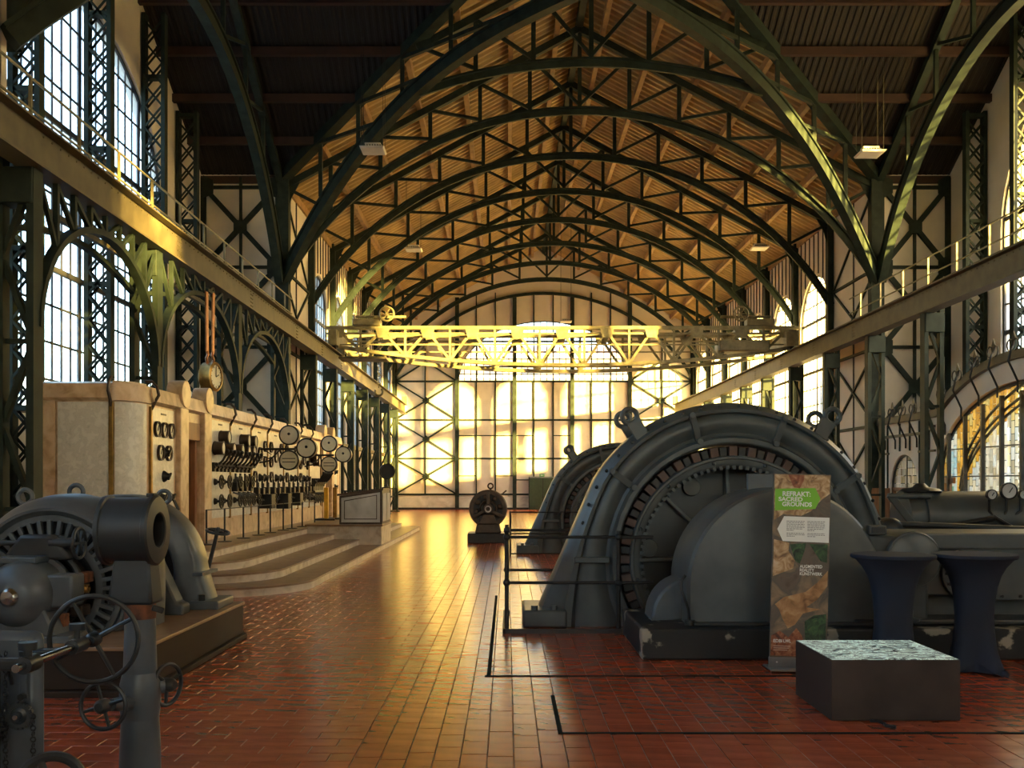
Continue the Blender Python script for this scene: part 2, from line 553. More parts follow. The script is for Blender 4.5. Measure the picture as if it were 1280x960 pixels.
# wall behind the camera
WB = (XC, 5.22, 4.8, 7.82, 3.68)
mb = MB(); slab_win(mb, PB, XL, XR, 0, lambda u: roof_z(u) + .12, WB)
struct(mb.build('wall_front', M['plaster'], smooth=False))
rows_b = frange(4.8 + .6, 11.5, .6)
mb = MB(); window_frame(mb, PB, WB, 18, rows_b, bw=.04, frame=.12)
wb_ = new_window(mb); panes_joined(pane_polys(PB, WB, 18, rows_b), M['glass'], wb_)

# unseen blocks added in the yard, off to the right, to hold off the low sun
struct(MB().box(28, 36, -60, 12, -1.0, 7.6).prism([(28, -60, 7.6), (36, -60, 7.6), (32, -60, 9.0)], (0, 72, 0)).build('wall_sun_block', M['plaster'], smooth=False))

struct(MB().box(26, 38, -62, -28, -1.0, 12.0).build('wall_sun_block_tall', M['plaster'], smooth=False))  # taller block, added to keep the sun out of the rear window

# ------------------------------------------------------------------ transept walls
WT = dict(left=(YM, 5.2, 3.0, 8.5, 4.0), right=(YM, 5.2, .3, 8.5, 4.0))
for side, P, X, XI in (('left', PTL, TL, XL), ('right', PTR, TR, XR)):
    s = 1 if side == 'left' else -1
    W = WT[side]
    mb = MB()
    slab_win(mb, P, YN - .35, YC + .35, 0, lambda u: troof_z(u) + .12, W, n=32)
    tw = struct(mb.build('wall_transept_' + side, M['plaster'], smooth=False))
    rows = frange(W[2] + .78, 12.5, .78)
    hz = (rows[3], rows[7]) if side == 'left' else (rows[6], rows[10])
    mb = MB(); window_frame(mb, P, W, 24, rows, bw=.042, heavy=(4, 8, 12, 16, 20), hz=hz, hw_=.12, frame=.14)
    wn = new_window(mb)
    polys = pane_polys(P, W, 24, rows)
    for p in polys[:300]:
        MB().add(p, [tuple(range(len(p)))]).build('pane', M['glass'], wn, smooth=False)
    if polys[300:]: panes_joined(polys[300:], M['glass'], wn)
    # lattice piers standing in front of the glass
    for k, y in enumerate((18.4, 21.7, 25.1, 27.7)):
        if side == 'right' and k < 2: continue
        nm = ('second', 'third', 'fourth', 'last')[k] if side == 'left' else ('', '', 'nearer', 'farther')[k]
        th = thing('lattice_pier', {'left': 'dark green lattice pier before the tall left window, ' + ('nearest to the camera', 'second from the camera', 'third from the camera', 'beyond the window beside white panels')[k],
                                    'right': 'sunlit green lattice pier at the right window, ' + ('nearer of the two in view', 'nearer of the two, at the right edge', 'nearest to the picture edge', 'beside the white corner wall')[k]}[side], 'pier', (X + .3 * s, y, 0), 'lattice piers of the side windows')
        zt = min(troof_z(y) - .2, 14.4)
        for xo in (.08, .58):
            x = X + xo * s
            MB().box(x - .05, x + .05, y - .11, y + .11, 0, zt).build('flange', M['steel'], th, smooth=False)
        lb = MB(); z = .3; fl = 1
        while z < zt - .6:
            for yo in (-.09, .09):
                lb.bar((X + .1 * s, y + yo, z), (X + .56 * s, y + yo, z + .55), .05, .02, up=(0, 1, 0))
                lb.bar((X + .56 * s, y + yo, z), (X + .1 * s, y + yo, z + .55), .05, .02, up=(0, 1, 0))
            z += .55
        o = lb.build('lacing', M['steel'], th, smooth=False); o['kind'] = 'stuff'
        for z in frange(3, zt, 3): MB().box(X + .1 * s if s > 0 else X - .58, X + .58 if s > 0 else X - .1, y - .1, y + .1, z, z + .1).build('batten_plate', M['steel'], th, smooth=False)
    # short end walls beside the crossing
    for yw, yo, nm in ((YC, YC + .35, 'far'), (YN - .35, YN, 'near')):
        x0, x1 = (X, XI) if s > 0 else (XI, X)
        ew = struct(MB().box(x0 - (.35 if s > 0 else 0), x1 + (0 if s > 0 else .35), yw, yo, 0, ZT).build('wall_end_%s_%s' % (nm, side), M['plaster'], smooth=False))
        if nm == 'near': continue
        xm = (x0 + x1) / 2
        zc = [.9, 3.37, 5.8, 8.25, 10.7]
        def eb(name, xa, za, xb, zb, w_, d=-.05): MB().bar((xa, YC + d, za), (xb, YC + d, zb), w_, .09, up=(0, 1, 0)).build(name, M['steel'], ew, smooth=False)
        for x in (x0 + .08, xm, x1 - .08): eb('post' if x != xm else 'mullion', x, 0, x, ZE, .16 if x != xm else .08)
        for z in zc: eb('wall_beam', x0, z, x1, z, .1)
        for z0, z1 in zip(zc, zc[1:]):
            zm = (z0 + z1) / 2
            for xa, xb in ((x0 + .1, x1 - .1), (x1 - .1, x0 + .1)): eb('cross_brace', xa, z0, xb, z1, .15, -.08)
            g = .2
            MB().prism([(xm + a * g, YC - .10, zm + b * g) for a, b in ((-1, .6), (-.6, 1), (.6, 1), (1, .6), (1, -.6), (.6, -1), (-.6, -1), (-1, -.6))], (0, -.04, 0)).build('gusset', M['steel'], ew, smooth=False)
            for xa, xb in ((x0 + .16, xm - .04), (xm + .04, x1 - .16)):
                MB().box(xa, xb, YC - .02, YC + .01, z0 + .05, z1 - .05).build('panel', M['panel'], ew, smooth=False)
        for xa, za, sx in ((x0 + .1, 10.7, 1), (x1 - .1, 10.7, -1), (x0 + .1, 8.25, 1), (x1 - .1, 8.25, -1), (x0 + .1, 5.8, 1), (x1 - .1, 5.8, -1)):
            MB().prism([(xa, YC - .10, za + .35), (xa, YC - .10, za - .35), (xa + .3 * sx, YC - .10, za - .2), (xa + .3 * sx, YC - .10, za + .2)], (0, -.04, 0)).build('gusset', M['steel'], ew, smooth=False)

# ------------------------------------------------------------------ roof: corrugated sheets on purlins
def valley_x(y, s):    # x of the roof valley on side s at depth y
    k = min(1, abs(y - YM) / (YC - YM))
    return XC + s * HW * k
def vx(y, s): return valley_x(y, s) + (s * .6 if abs(y - YM) >= YC - YM else 0)    # eaves overhang outside the crossing
def corr(mb, samples, lo, hi, amp=.045):
    vs = []; fs = []
    for i, q in enumerate(samples):
        dz = amp * (1 if (i // 2) % 2 else -1)
        a, b = lo(q), hi(q)
        vs += [(a[0], a[1], a[2] + dz), (b[0], b[1], b[2] + dz)]
    for i in range(len(samples) - 1): fs.append((2 * i, 2 * i + 1, 2 * i + 3, 2 * i + 2))
    mb.add(vs, fs)
def steps(a, b, p):
    out = []; k = 0
    while a < b:
        out += [a, a + p * .32]; a += p / 2 ; k += 1
    return out
mb = MB()
for s in (-1, 1):
    for a, b in ((YM, YG + .3), (YB - .3, YM)):
        corr(mb, steps(a, b, .34), lambda y: (vx(y, s), y, roof_z(vx(y, s)) + .12), lambda y: (XC, y, ZA + .12))
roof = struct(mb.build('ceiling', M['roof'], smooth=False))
mb = MB()
for s, xa in ((-1, TL - .4), (1, TR + .4)):
    xs = steps(min(xa, XC), max(xa, XC), .18)
    def vy(x): return YM + (YC - YM) * min(1, abs(x - XC) / HW) + (.6 if abs(x - XC) > HW else 0)
    corr(mb, xs, lambda x: (x, vy(x), troof_z(vy(x)) + .12), lambda x: (x, YM, ZA + .12), .018)
    corr(mb, xs, lambda x: (x, 2 * YM - vy(x), troof_z(vy(x)) + .12), lambda x: (x, YM, ZA + .12), .018)
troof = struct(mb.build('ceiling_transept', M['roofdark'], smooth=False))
for s in (-1, 1):
    for k in range(0, 7):
        x = XC + s * HW * (1 - k / 6.5) if k < 7 else XC
        z = roof_z(x) - .06
        kk = abs(x - XC) / HW
        y0 = YM + (YC - YM) * kk
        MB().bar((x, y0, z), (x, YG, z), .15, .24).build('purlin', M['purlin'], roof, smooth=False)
        for f in (1, -1):
            y = YM + f * (YC - YM) * (1 - k / 6.5)
            xa = TL if s < 0 else TR
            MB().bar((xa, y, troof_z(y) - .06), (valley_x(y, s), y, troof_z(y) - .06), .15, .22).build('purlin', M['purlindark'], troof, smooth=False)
MB().bar((XC, YM, ZA - .1), (XC, YG, ZA - .1), .2, .4).build('ridge_beam', M['steel'], roof, smooth=False)
for s in (-1, 1):
    for f in (1, -1):
        MB().bar((XC + s * HW, YM + f * (YC - YM), ZE - .05), (XC, YM, ZA - .05), .3, .28).build('valley_beam', M['steel'], troof, smooth=False)
# dark lining boards hiding the sky above the walls
# ------------------------------------------------------------------ roof trusses
def truss(y, xl, xr, zspring, crown, n, label, wid=.26, chord_dy=0):
    th = thing('roof_truss', label, 'truss', (XC, y, crown), 'arched roof trusses of the nave')
    hw = (xr - xl) / 2; rise = crown - zspring
    R = (hw * hw + rise * rise) / (2 * rise); cz = crown - R
    az = lambda x: cz + sqrt(max(0, R * R - (x - XC) ** 2))
    cz_ = lambda x: roof_z(x) - .32
    a = math.asin(hw / R)
    pts = [(XC + R * sin(-a + 2 * a * i / 40), y, cz + R * cos(-a + 2 * a * i / 40)) for i in range(41)]
    f = wid / 2
    # flanged bottom arch: wide lower flange, web, upper flange
    mb = MB()
    mb.sweep(pts, [(-f, -.025), (f, -.025), (f, .025), (-f, .025)], A=(0, 1, 0))
    mb.build('lower_flange', M['steel'], th)
    mb = MB(); mb.sweep(pts, [(-.04, .025), (.04, .025), (.04, .20), (-.04, .20)], A=(0, 1, 0)); mb.build('arch_web', M['steel'], th)
    for s in (-1, 1):
        MB().bar((XC + s * hw, y, cz_(XC + s * hw)), (XC, y, cz_(XC)), .2, .2).build('top_chord', M['steel'], th, smooth=False)
    xs = [XC + HW * k / n for k in range(-n, n + 1) if abs(HW * k / n) < hw - .2]
    for x in xs:
        MB().bar((x, y, az(x)), (x, y, cz_(x)), .09, .12, up=(1, 0, 0)).build('strut', M['steel'], th, smooth=False)
    for x in xs:
        for s in ((-1,) if x < XC - .01 else (1,) if x > XC + .01 else (-1, 1)):
            x2 = x + s * HW / n
            if abs(x2 - XC) > hw - .1: x2 = XC + s * (hw - .15)
            MB().bar((x, y, az(x) + .1), (x2, y, cz_(x2) - .05), .08, .09).build('diagonal', M['steel'], th, smooth=False)
    if hw > 9:
        for s in (-1, 1):
            x = XC + s * (hw - .12)
            MB().box(x - .1, x + .1, y - .14, y + .14, 0, cz_(x)).build('wall_post', M['steel'], th, smooth=False)
            MB().prism([(x - s * .1, y - .02, cz_(x) - .75), (x - s * .1, y - .02, cz_(x)), (x - s * .55, y - .02, cz_(x - s * .55)), (x - s * .2, y - .02, cz_(x) - .35)], (0, .04, 0)).build('knee_plate', M['steel'], th, smooth=False)
ordn = ['at the far edge of the dark crossing', 'second beyond the crossing', 'third beyond the crossing', 'fourth beyond the crossing', 'third from the far gable wall', 'second from the far gable wall', 'nearest to the far gable wall']
truss(YM + BAY, XC - 4.6, XC + 4.6, 12.05, 12.85, 6, 'short green arched truss high in the crossing between the diagonal ribs')
for k in range(7):
    truss(YC + BAY * k, XL, XR, 7.87, 13.15, 6, 'green arched steel roof truss spanning the nave, ' + ordn[k])
# plain arch set against the gable wall
R = (HW * HW + 5.3 ** 2) / (2 * 5.3); cz = 13.15 - R; a = math.asin(HW / R)
mb = MB(); mb.sweep([(XC + R * sin(-a + 2 * a * i / 40), YG - .14, cz + R * cos(-a + 2 * a * i / 40)) for i in range(41)], [(-.1, -.08), (.1, -.08), (.1, .08), (-.1, .08)], A=(0, 1, 0))
mb.build('wall_arch', M['steel'], gw)

def rib(name, label, a, b, crown, zs, group, wid=.36, full=True):
    """curved box rib from foot a=(x,y) to b=(x,y); full: a..b is the whole span, else b is the crown"""
    th = thing(name, label, 'rib', (a[0], a[1], zs), group)
    L = sqrt((b[0] - a[0]) ** 2 + (b[1] - a[1]) ** 2)
    hw = L / 2 if full else L
    rise = crown - zs; R = (hw * hw + rise * rise) / (2 * rise); al = math.asin(hw / R)
    d = V((b[0] - a[0], b[1] - a[1], 0)).normalized()
    n = V((-d.y, d.x, 0))
    end = al if full else 0
    pts = [V((a[0], a[1], 0)) + d * (hw + R * sin(-al + (end + al) * i / 36)) + V((0, 0, crown - R + R * cos(-al + (end + al) * i / 36))) for i in range(37)]
    if not full: pts = [V((a[0], a[1], 0)) + d * (L * t) + V((0, 0, zs + rise * (1 - (1 - t) ** 2.7))) for t in [(i / 36) ** 1.3 for i in range(37)]]
    f = wid / 2
    MB().sweep(pts, [(-f, -.03), (f, -.03), (f, .03), (-f, .03)], A=n).build('lower_flange', M['steel'], th)
    MB().sweep(pts, [(-f * .7, .03), (f * .7, .03), (f * .7, .3), (-f * .7, .3)], A=n).build('rib_web', M['steel'], th)
    return th, pts
corners = {'far left': (XL, YC), 'far right': (XR, YC), 'near left': (XL, YN), 'near right': (XR, YN)}
for nm, c in corners.items():
    th, pts = rib('crossing_rib', 'broad diagonal crossing rib rising from the %s crossing corner' % nm, c, (XC, YM), 13.0, 7.87, 'diagonal ribs of the crossing', full=False)
    dx, dy = XC - c[0], YM - c[1]
    for k in (.16, .30, .45, .6):     # posts and ties up to the valley beam
        x, y = c[0] + dx * k, c[1] + dy * k
        p = min(pts, key=lambda q: abs(q.x - x))
        zt = ZE + (ZA - ZE) * k - .15
        MB().bar((x, y, p.z + .2), (x, y, zt), .11, .11).build('strut', M['steel'], th, smooth=False)
        q = [r for r in pts if r.z > zt - .1]
        if q:
            q = min(q, key=lambda r: r.z)
            MB().bar((x, y, zt), q, .1, .1).build('tie', M['steel'], th, smooth=False)
    if 'far' in nm:
        x = c[0] + (.1 if c[0] < 0 else -.1)
        MB().box(x - .17, x + .17, YC - .2, YC + .12, 0, ZE).build('corner_post', M['steel'], th, smooth=False)
for s, x in (('left', XL), ('right', XR)):
    th, pts = rib('transept_arch', 'curved rib arching across the mouth of the %s transept' % s, (x, YC - .1), (x, YN + .1), 12.6, 7.87, 'transept arches', .34)
    for k in (6, 10, 14, 18, 22, 26, 30):
        p = pts[k]
        MB().bar((p.x, p.y, p.z + .25), (p.x, p.y, troof_z(p.y) - .1), .1, .1).build('strut', M['steel'], th, smooth=False)
        if k < 30:
            q = pts[k + 4]
            a_, b_ = (p, q) if k >= 18 else (q, p)
            MB().bar((a_.x, a_.y, a_.z + .25), (b_.x, b_.y, troof_z(b_.y) - .1), .08, .08).build('diagonal', M['steel'], th, smooth=False)
    for f in (1, -1):
        MB().bar((x, YM + f * (YC - YM), ZE - .15), (x, YM, ZA - .15), .2, .2).build('top_chord', M['steel'], th, smooth=False)

# ------------------------------------------------------------------ crane runways and their columns
RZ = 6.33
def runway(side, xr, xo, ys, arches):
    s = 1 if side == 'left' else -1
    y0, y1 = (4.0, 58.9)
    th = thing('crane_runway', 'long riveted crane runway beam along the %s wall' % side, 'beam', (xr, YC, RZ - .6), None)
    mb = MB()
    mb.box(xr - .02, xr + .02, y0, y1, RZ - .55, RZ); mb.box(xr - .17, xr + .17, y0, y1, RZ - .03, RZ); mb.box(xr - .17, xr + .17, y0, y1, RZ - .58, RZ - .55)
    mb.build('beam', M['olive'], th, smooth=False)
    MB().box(xr - .04, xr + .04, y0, y1, RZ, RZ + .07).build('rail', M['iron'], th, smooth=False)
    MB().box(min(xr - .17 * s, xo - .1 * s), max(xr - .17 * s, xo - .1 * s), y0, y1, RZ - .05, RZ).build('walkway', M['olive'], th, smooth=False)
    rv = MB()
    for y in frange(13.0, 40.0, .25):
        for z in (RZ - .08, RZ - .5): rv.sphere((xr + .02 * s, y, z), .018, 6, 4)
    for y in ys[1:6]:
        for k in range(3):
            for j in range(4): rv.sphere((xr + .02 * s, y + 1 + .09 * k, RZ - .15 - .09 * j), .018, 6, 4)
    o = rv.build('rivet', M['olive'], th); o['kind'] = 'stuff'
    # stop at the far end and stiffeners
    MB().box(xr - .15, xr + .15, y1 - .2, y1, RZ, RZ + .5).build('buffer_stop', M['crane'], th, smooth=False)
    # handrail on the wall side of the walkway
    for y in frange(12.0, 30.0, 1.55): MB().box(xo - .02, xo + .02, y - .02, y + .02, RZ, RZ + .95).build('handrail_post', M['crane'], th, smooth=False)
    for z in (.5, .95): MB().cyl((xo, 12, RZ + z), (xo, 30.0, RZ + z), .02, seg=8).build('handrail', M['crane'], th)
    for ya, yb in arches:
        ym, hwid = (ya + yb) / 2, (yb - ya) / 2 - .08
        ar = lambda y: 3.7 + 1.75 * sqrt(max(0, 1 - ((y - ym) / hwid) ** 2))
        pts = [(xr, ym - hwid * cos(pi * i / 24), 3.7 + 1.75 * sin(pi * i / 24)) for i in range(25)]
        MB().sweep(pts, [(-.07, -.04), (.07, -.04), (.07, .05), (-.07, .05)], A=(1, 0, 0)).build('arch_brace', M['steel'], th)
        n = 8; yy = [ym - hwid + 2 * hwid * k / n for k in range(n + 1)]
        for k in range(1, n):
            MB().bar((xr, yy[k], ar(yy[k])), (xr, yy[k], RZ - .55), .07, .07).build('strut', M['steel'], th, smooth=False)
        for k in range(n):
            a, b = (yy[k], yy[k + 1]) if k >= n / 2 else (yy[k + 1], yy[k])
            MB().bar((xr, a, ar(a)), (xr, b, RZ - .58), .06, .06).build('diagonal', M['steel'], th, smooth=False)
        # outer shallow brace behind
        pts = [(xo, ya + (yb - ya) * i / 12, 5.0 + .35 * sin(pi * i / 12)) for i in range(13)]
        MB().sweep(pts, [(-.05, -.04), (.05, -.04), (.05, .04), (-.05, .04)], A=(1, 0, 0)).build('outer_brace', M['steel'], th)
        MB().bar((xo, ya, 5.55), (xo, yb, 5.55), .08, .08).build('outer_tie', M['olive'], th, smooth=False)
    for i, y in enumerate(ys):
        wh = 'nearest' if i == 0 else ('%s from the camera' % ['', 'second', 'third', 'fourth', 'fifth', 'sixth', 'seventh', 'eighth', 'ninth', 'tenth', 'eleventh'][i])
        c = thing('crane_column', 'green lattice column under the %s crane runway, %s' % (side, wh if i else 'nearest to the camera'), 'column', ((xr + xo) / 2, y, 0), 'crane columns on the %s' % side)
        MB().box(xr - .05, xr + .05, y - .13, y + .13, 0, RZ - .58).build('inner_post', M['steel'], c, smooth=False)
        MB().box(xo - .05, xo + .05, y - .09, y + .09, 0, RZ - .1).build('outer_post', M['steel'], c, smooth=False)
        MB().box(min(xr, xo) - .04, max(xr, xo) + .04, y - .16, y + .16, RZ - 1.05, RZ - .58).build('head_box', M['steel'], c, smooth=False, bevel=.015)
        z = .2; k = 0
        while z < RZ - 1.3:
            a, b = (xr, xo) if k % 2 else (xo, xr)
            MB().bar((a, y, z), (b, y, z + 1.1), .07, .09, up=(0, 1, 0)).build('lacing_bar', M['steel'], c, smooth=False)
            if k % 2: MB().bar((a, y, z), (b, y, z), .06, .06).build('lacing_bar', M['steel'], c, smooth=False)
            z += 1.1; k += 1
        MB().box(min(xr, xo) - .15, max(xr, xo) + .15, y - .2, y + .2, 0, .06).build('base_plate', M['steel'], c, smooth=False)
LY = [12.8, 17.3, 22.5, 27.6, 31.5, 35.3, 39.2, 43.1, 47.0, 51.0, 55.0]
RY = [23.7, 27.4, 31.1, 34.9, 38.7, 42.2, 46.0, 50.0, 54.0]
runway('left', -6.2, -6.62, LY, [(12.8, 17.3), (17.3, 22.5), (22.5, 27.6)])
runway('right', 10.13, 10.52, RY, [])

# ------------------------------------------------------------------ floor: slab, single near tiles, joined far tiles
floor = struct(MB().box(TL - .4, TR + .4, YB - .4, YG + .4, -.25, -.004).build('floor', M['mortar'], smooth=False))
SPLIT = -.92
tiles = []
# right field: columns along the nave; left field: rows across it
pitx, pity = .160, .292
X = SPLIT; c = 0
while X < XR:
    off = random.uniform(0, pity)
    y = 4.6 + off
    while y < YG:
        if -.62 * y - 1.6 < X < .62 * y + 1.2: tiles.append((X + pitx / 2, y + pity / 2, pitx, pity, 0))
        y += pity
    X += pitx; c += 1
r = 0; y = 4.6
lx, ly = .30, .168
while y < YG:
    x = SPLIT - (r % 2) * lx / 2
    if r % 2: tiles.append((SPLIT - lx / 4, y + ly / 2, lx / 2, ly, 1))
    while x - lx > XL - .2 and x > -.62 * y - 1.6:
        tiles.append((x - lx / 2, y + ly / 2, lx, ly, 1)); x -= lx
    y += ly; r += 1
def tile_visible(t):
    x, y = t[0], t[1]
    px, py = VPX + x / y * FPX, VPY + EYE / y * FPX
    if not (0 < px < 1280 and py < 962): return False
    if 2.1 < x < 3.2 and 6.65 < y: return False
    if px < 60 or (150 < px < 200): return False
    return not (t[2] < .2 and t[4])
vis = sorted([t for t in tiles if tile_visible(t)], key=lambda t: t[1])[:300]
vs = set(vis)
protos = {}
def tile_geo(mb, x, y, w_, h_, z=0.0, b=.003):
    a, c = w_ / 2 - .0016, h_ / 2 - .0016
    return mb.add([(x - a, y - c, z - .005), (x + a, y - c, z - .005), (x + a, y + c, z - .005), (x - a, y + c, z - .005),
                   (x - a + b, y - c + b, z), (x + a - b, y - c + b, z), (x + a - b, y + c - b, z), (x - a + b, y + c - b, z)],
                  [(4, 5, 6, 7), (0, 1, 5, 4), (1, 2, 6, 5), (2, 3, 7, 6), (3, 0, 4, 7)])
for t in vis:
    k = t[4]
    if k not in protos:
        o = tile_geo(MB(), 0, 0, t[2], t[3]).build('tile', M['tile1'], floor, smooth=False)
        protos[k] = o
    else:
        o = protos[k].copy(); COL.objects.link(o)
    o.location = (t[0], t[1], random.uniform(-.0012, .0012))
    o.rotation_euler = (random.uniform(-.0012, .0012), random.uniform(-.0012, .0012), 0)
mb = MB()
for t in tiles:
    if t not in vs: tile_geo(mb, *t[:4], z=random.uniform(-.001, .001))
o = mb.build('far_tiles', M['tile'], floor, smooth=False); o['kind'] = 'stuff'
struct(MB().box(-150, 150, -150, 220, -1.2, -1.0).build('ground', M['ground'], smooth=False))
# steel frames of the floor hatches
def trim(n, x0, x1, y0, y1): struct(MB().box(x0, x1, y0, y1, -.005, .006).build('trim_%d' % n, M['joint'], smooth=False))
trim(1, -.175, -.14, 8.33, 14.2); trim(2, -.19, 2.95, 8.29, 8.325); trim(3, .335, .365, 6.42, 7.54); trim(4, .335, 4.2, 6.40, 6.43); 

# ------------------------------------------------------------------ overhead crane
def crane():
    x0, x1 = -6.55, 10.5
    yA, yB = 35.2, 37.2
    th = thing('overhead_crane', 'old lattice girder overhead crane spanning the nave on its two runways', 'crane', (XC, 36.2, RZ))
    zt = 7.22
    n = 10
    xa, xb = x0 + .45, x1 - .45
    nodes = [xa + (xb - xa) * k / n for k in range(n + 1)]
    def zb(x):
        k = (2 * (x - XC) / (xb - xa))
        return 6.5 - .62 * (1 - k * k)
    for y in (yA, yB):
        MB().bar((x0, y, zt), (x1, y, zt), .22, .12).build('top_chord', M['crane'], th, smooth=False)
        pts = [(xa + (xb - xa) * i / 30, y, zb(xa + (xb - xa) * i / 30)) for i in range(31)]
        MB().sweep(pts, [(-.1, -.06), (.1, -.06), (.1, .06), (-.1, .06)], A=(0, 1, 0)).build('bottom_chord', M['crane'], th)
        MB().bar((x0, y, zt - .2), (x1, y, zt - .2), .05, .07).build('upper_tie', M['crane'], th, smooth=False)
        MB().bar((xa, y, 6.62), (xb, y, 6.62), .05, .05).build('middle_tie', M['crane'], th, smooth=False)
        for k, x in enumerate(nodes):
            MB().prism([(x - .26, y - .1, zt - .02), (x + .26, y - .1, zt - .02), (x + .17, y - .1, zt - .36), (x - .17, y - .1, zt - .36)], (0, .02, 0)).build('gusset', M['crane'], th, smooth=False)
            for s in (-1, 1):
                xm = x + s * (xb - xa) / n / 2
                if xa <= xm <= xb:
                    MB().bar((x, y, zt - .1), (xm, y, zb(xm)), .09, .07, up=(0, 1, 0)).build('diagonal', M['crane'], th, smooth=False)
            if k < n:
                xm = x + (xb - xa) / n / 2
                MB().bar((xm, y, zt), (xm, y, zb(xm)), .08, .08, up=(1, 0, 0)).build('vertical', M['crane'], th, smooth=False)
    for k in range(n + 1): MB().bar((nodes[k], yA, zt), (nodes[k], yB, zt), .1, .1).build('cross_beam', M['crane'], th, smooth=False)
    for x, xr in ((x0, -6.2), (x1, 10.13)):
        MB().box(xr - .16, xr + .16, yA - .6, yB + .6, RZ + .2, RZ + .75).build('end_carriage', M['crane'], th, smooth=False, bevel=.02)
        for y in (yA - .2, yB + .2):
            w_ = MB().lathe((xr - .08, y, RZ + .3), (1, 0, 0), [(.001, 0), (.24, 0), (.28, .02), (.24, .05), (.24, .16), (.001, .16)], 20).build('wheel', M['iron'], th)
    # maintenance platform under the left end, motors and hand wheels on top
    MB().box(-6.0, -4.3, yA - .5, yA + .5, 6.05, 6.13).build('platform', M['olive'], th, smooth=False, bevel=.01)
    for x in (-5.9, -4.4): MB().bar((x, yA, 6.1), (x, yA, zb(x)), .06, .06).build('hanger', M['olive'], th, smooth=False)
    for x, s in ((-4.55, 1), (8.6, -1)):
        MB().box(x - 1.0 if s > 0 else x, x if s > 0 else x + 1.0, yA - .25, yA + .25, zt + .06, zt + .3).build('winch_motor', M['crane'], th, bevel=.03)
        MB().cyl((x - .9, yA, zt + .4), (x + .9, yA, zt + .4), .05).build('winch_shaft', M['crane'], th)
        wb = MB().torus((x + .25 * s, yA - .35, zt + .45), (0, 1, 0), .25, .035, 20, 6)
        for k in range(3): wb.bar((x + .25 * s - .25 * cos(pi * k / 3), yA - .35, zt + .45 - .25 * sin(pi * k / 3)), (x + .25 * s + .25 * cos(pi * k / 3), yA - .35, zt + .45 + .25 * sin(pi * k / 3)), .03)
        wb.cyl((x + .25 * s, yA - .4, zt + .45), (x + .25 * s, yA, zt + .45), .05, seg=10)
        wb.build('hand_wheel', M['crane'], th)
    MB().box(7.6, 9.4, yA - .3, yA + .6, 6.35, 6.75).build('gear_case', M['crane'], th, bevel=.05)
    MB().box(9.9, 10.3, yA - .62, yA - .45, 6.5, 7.0).build('end_plate', M['crane'], th, smooth=False)
    # chain hoist hanging near the left end
    hk = MB()
    for k in range(12): hk.torus((-4.75, yA + .9, 6.4 - .11 * k), (1, 0, 0) if k % 2 else (0, 1, 0), .05, .015, 10, 5)
    hk.torus((-4.75, yA + .9, 5.0), (0, 1, 0), .14, .04, 16, 6, radians(40), radians(300))
    hk.build('hook_chain', M['iron'], th)
crane()

# ------------------------------------------------------------------ hanging floodlights
for i, (x, y, z, lb) in enumerate((( -3.35, 24.4, 9.92, 'white hanging floodlight panel before the dark left transept roof'), (9.14, 24.6, 9.9, 'white hanging floodlight panel before the dark right transept roof'),
        (-3.45, 36.0, 10.2, 'small white hanging floodlight over the left half of the golden nave'), (9.3, 36.0, 10.25, 'small white hanging floodlight on long wires over the right half of the nave'),
        (3.1, 51.5, 10.1, 'tiny white floodlight hanging before the far gable wall'))):
    th = thing('hanging_floodlight', lb, 'lamp', (x, y, z), 'hanging floodlights')
    MB().hexa([(x - .28, y - .28, z), (x + .28, y - .28, z), (x + .28, y + .28, z), (x - .28, y + .28, z), (x - .31, y - .31, z + .05), (x + .31, y - .31, z + .05), (x + .31, y + .31, z + .05), (x - .31, y + .31, z + .05)]).build('panel', M['lamp'], th, smooth=False, bevel=.01)
    f = MB()
    for k in range(7): f.box(x - .2 + k * .065, x - .18 + k * .065, y - .2, y + .2, z + .05, z + .12)
    f.build('cooling_fins', M['iron'], th, smooth=False)
    MB().box(x - .2, x + .2, y - .12, y + .12, z + .12, z + .19).build('driver_box', M['lamp'], th, smooth=False, bevel=.01)
    zr = min(roof_z(x), troof_z(y) if y < YC and abs(x - XC) / HW > abs(y - YM) / (YC - YM) else 99)
    for sx in (-1, 1):
        for sy in (-1, 1): MB().cyl((x + .27 * sx, y + .2 * sy, z + .05), (x + .27 * sx, y + .2 * sy, zr), .006, seg=5).build('wire', M['iron'], th)

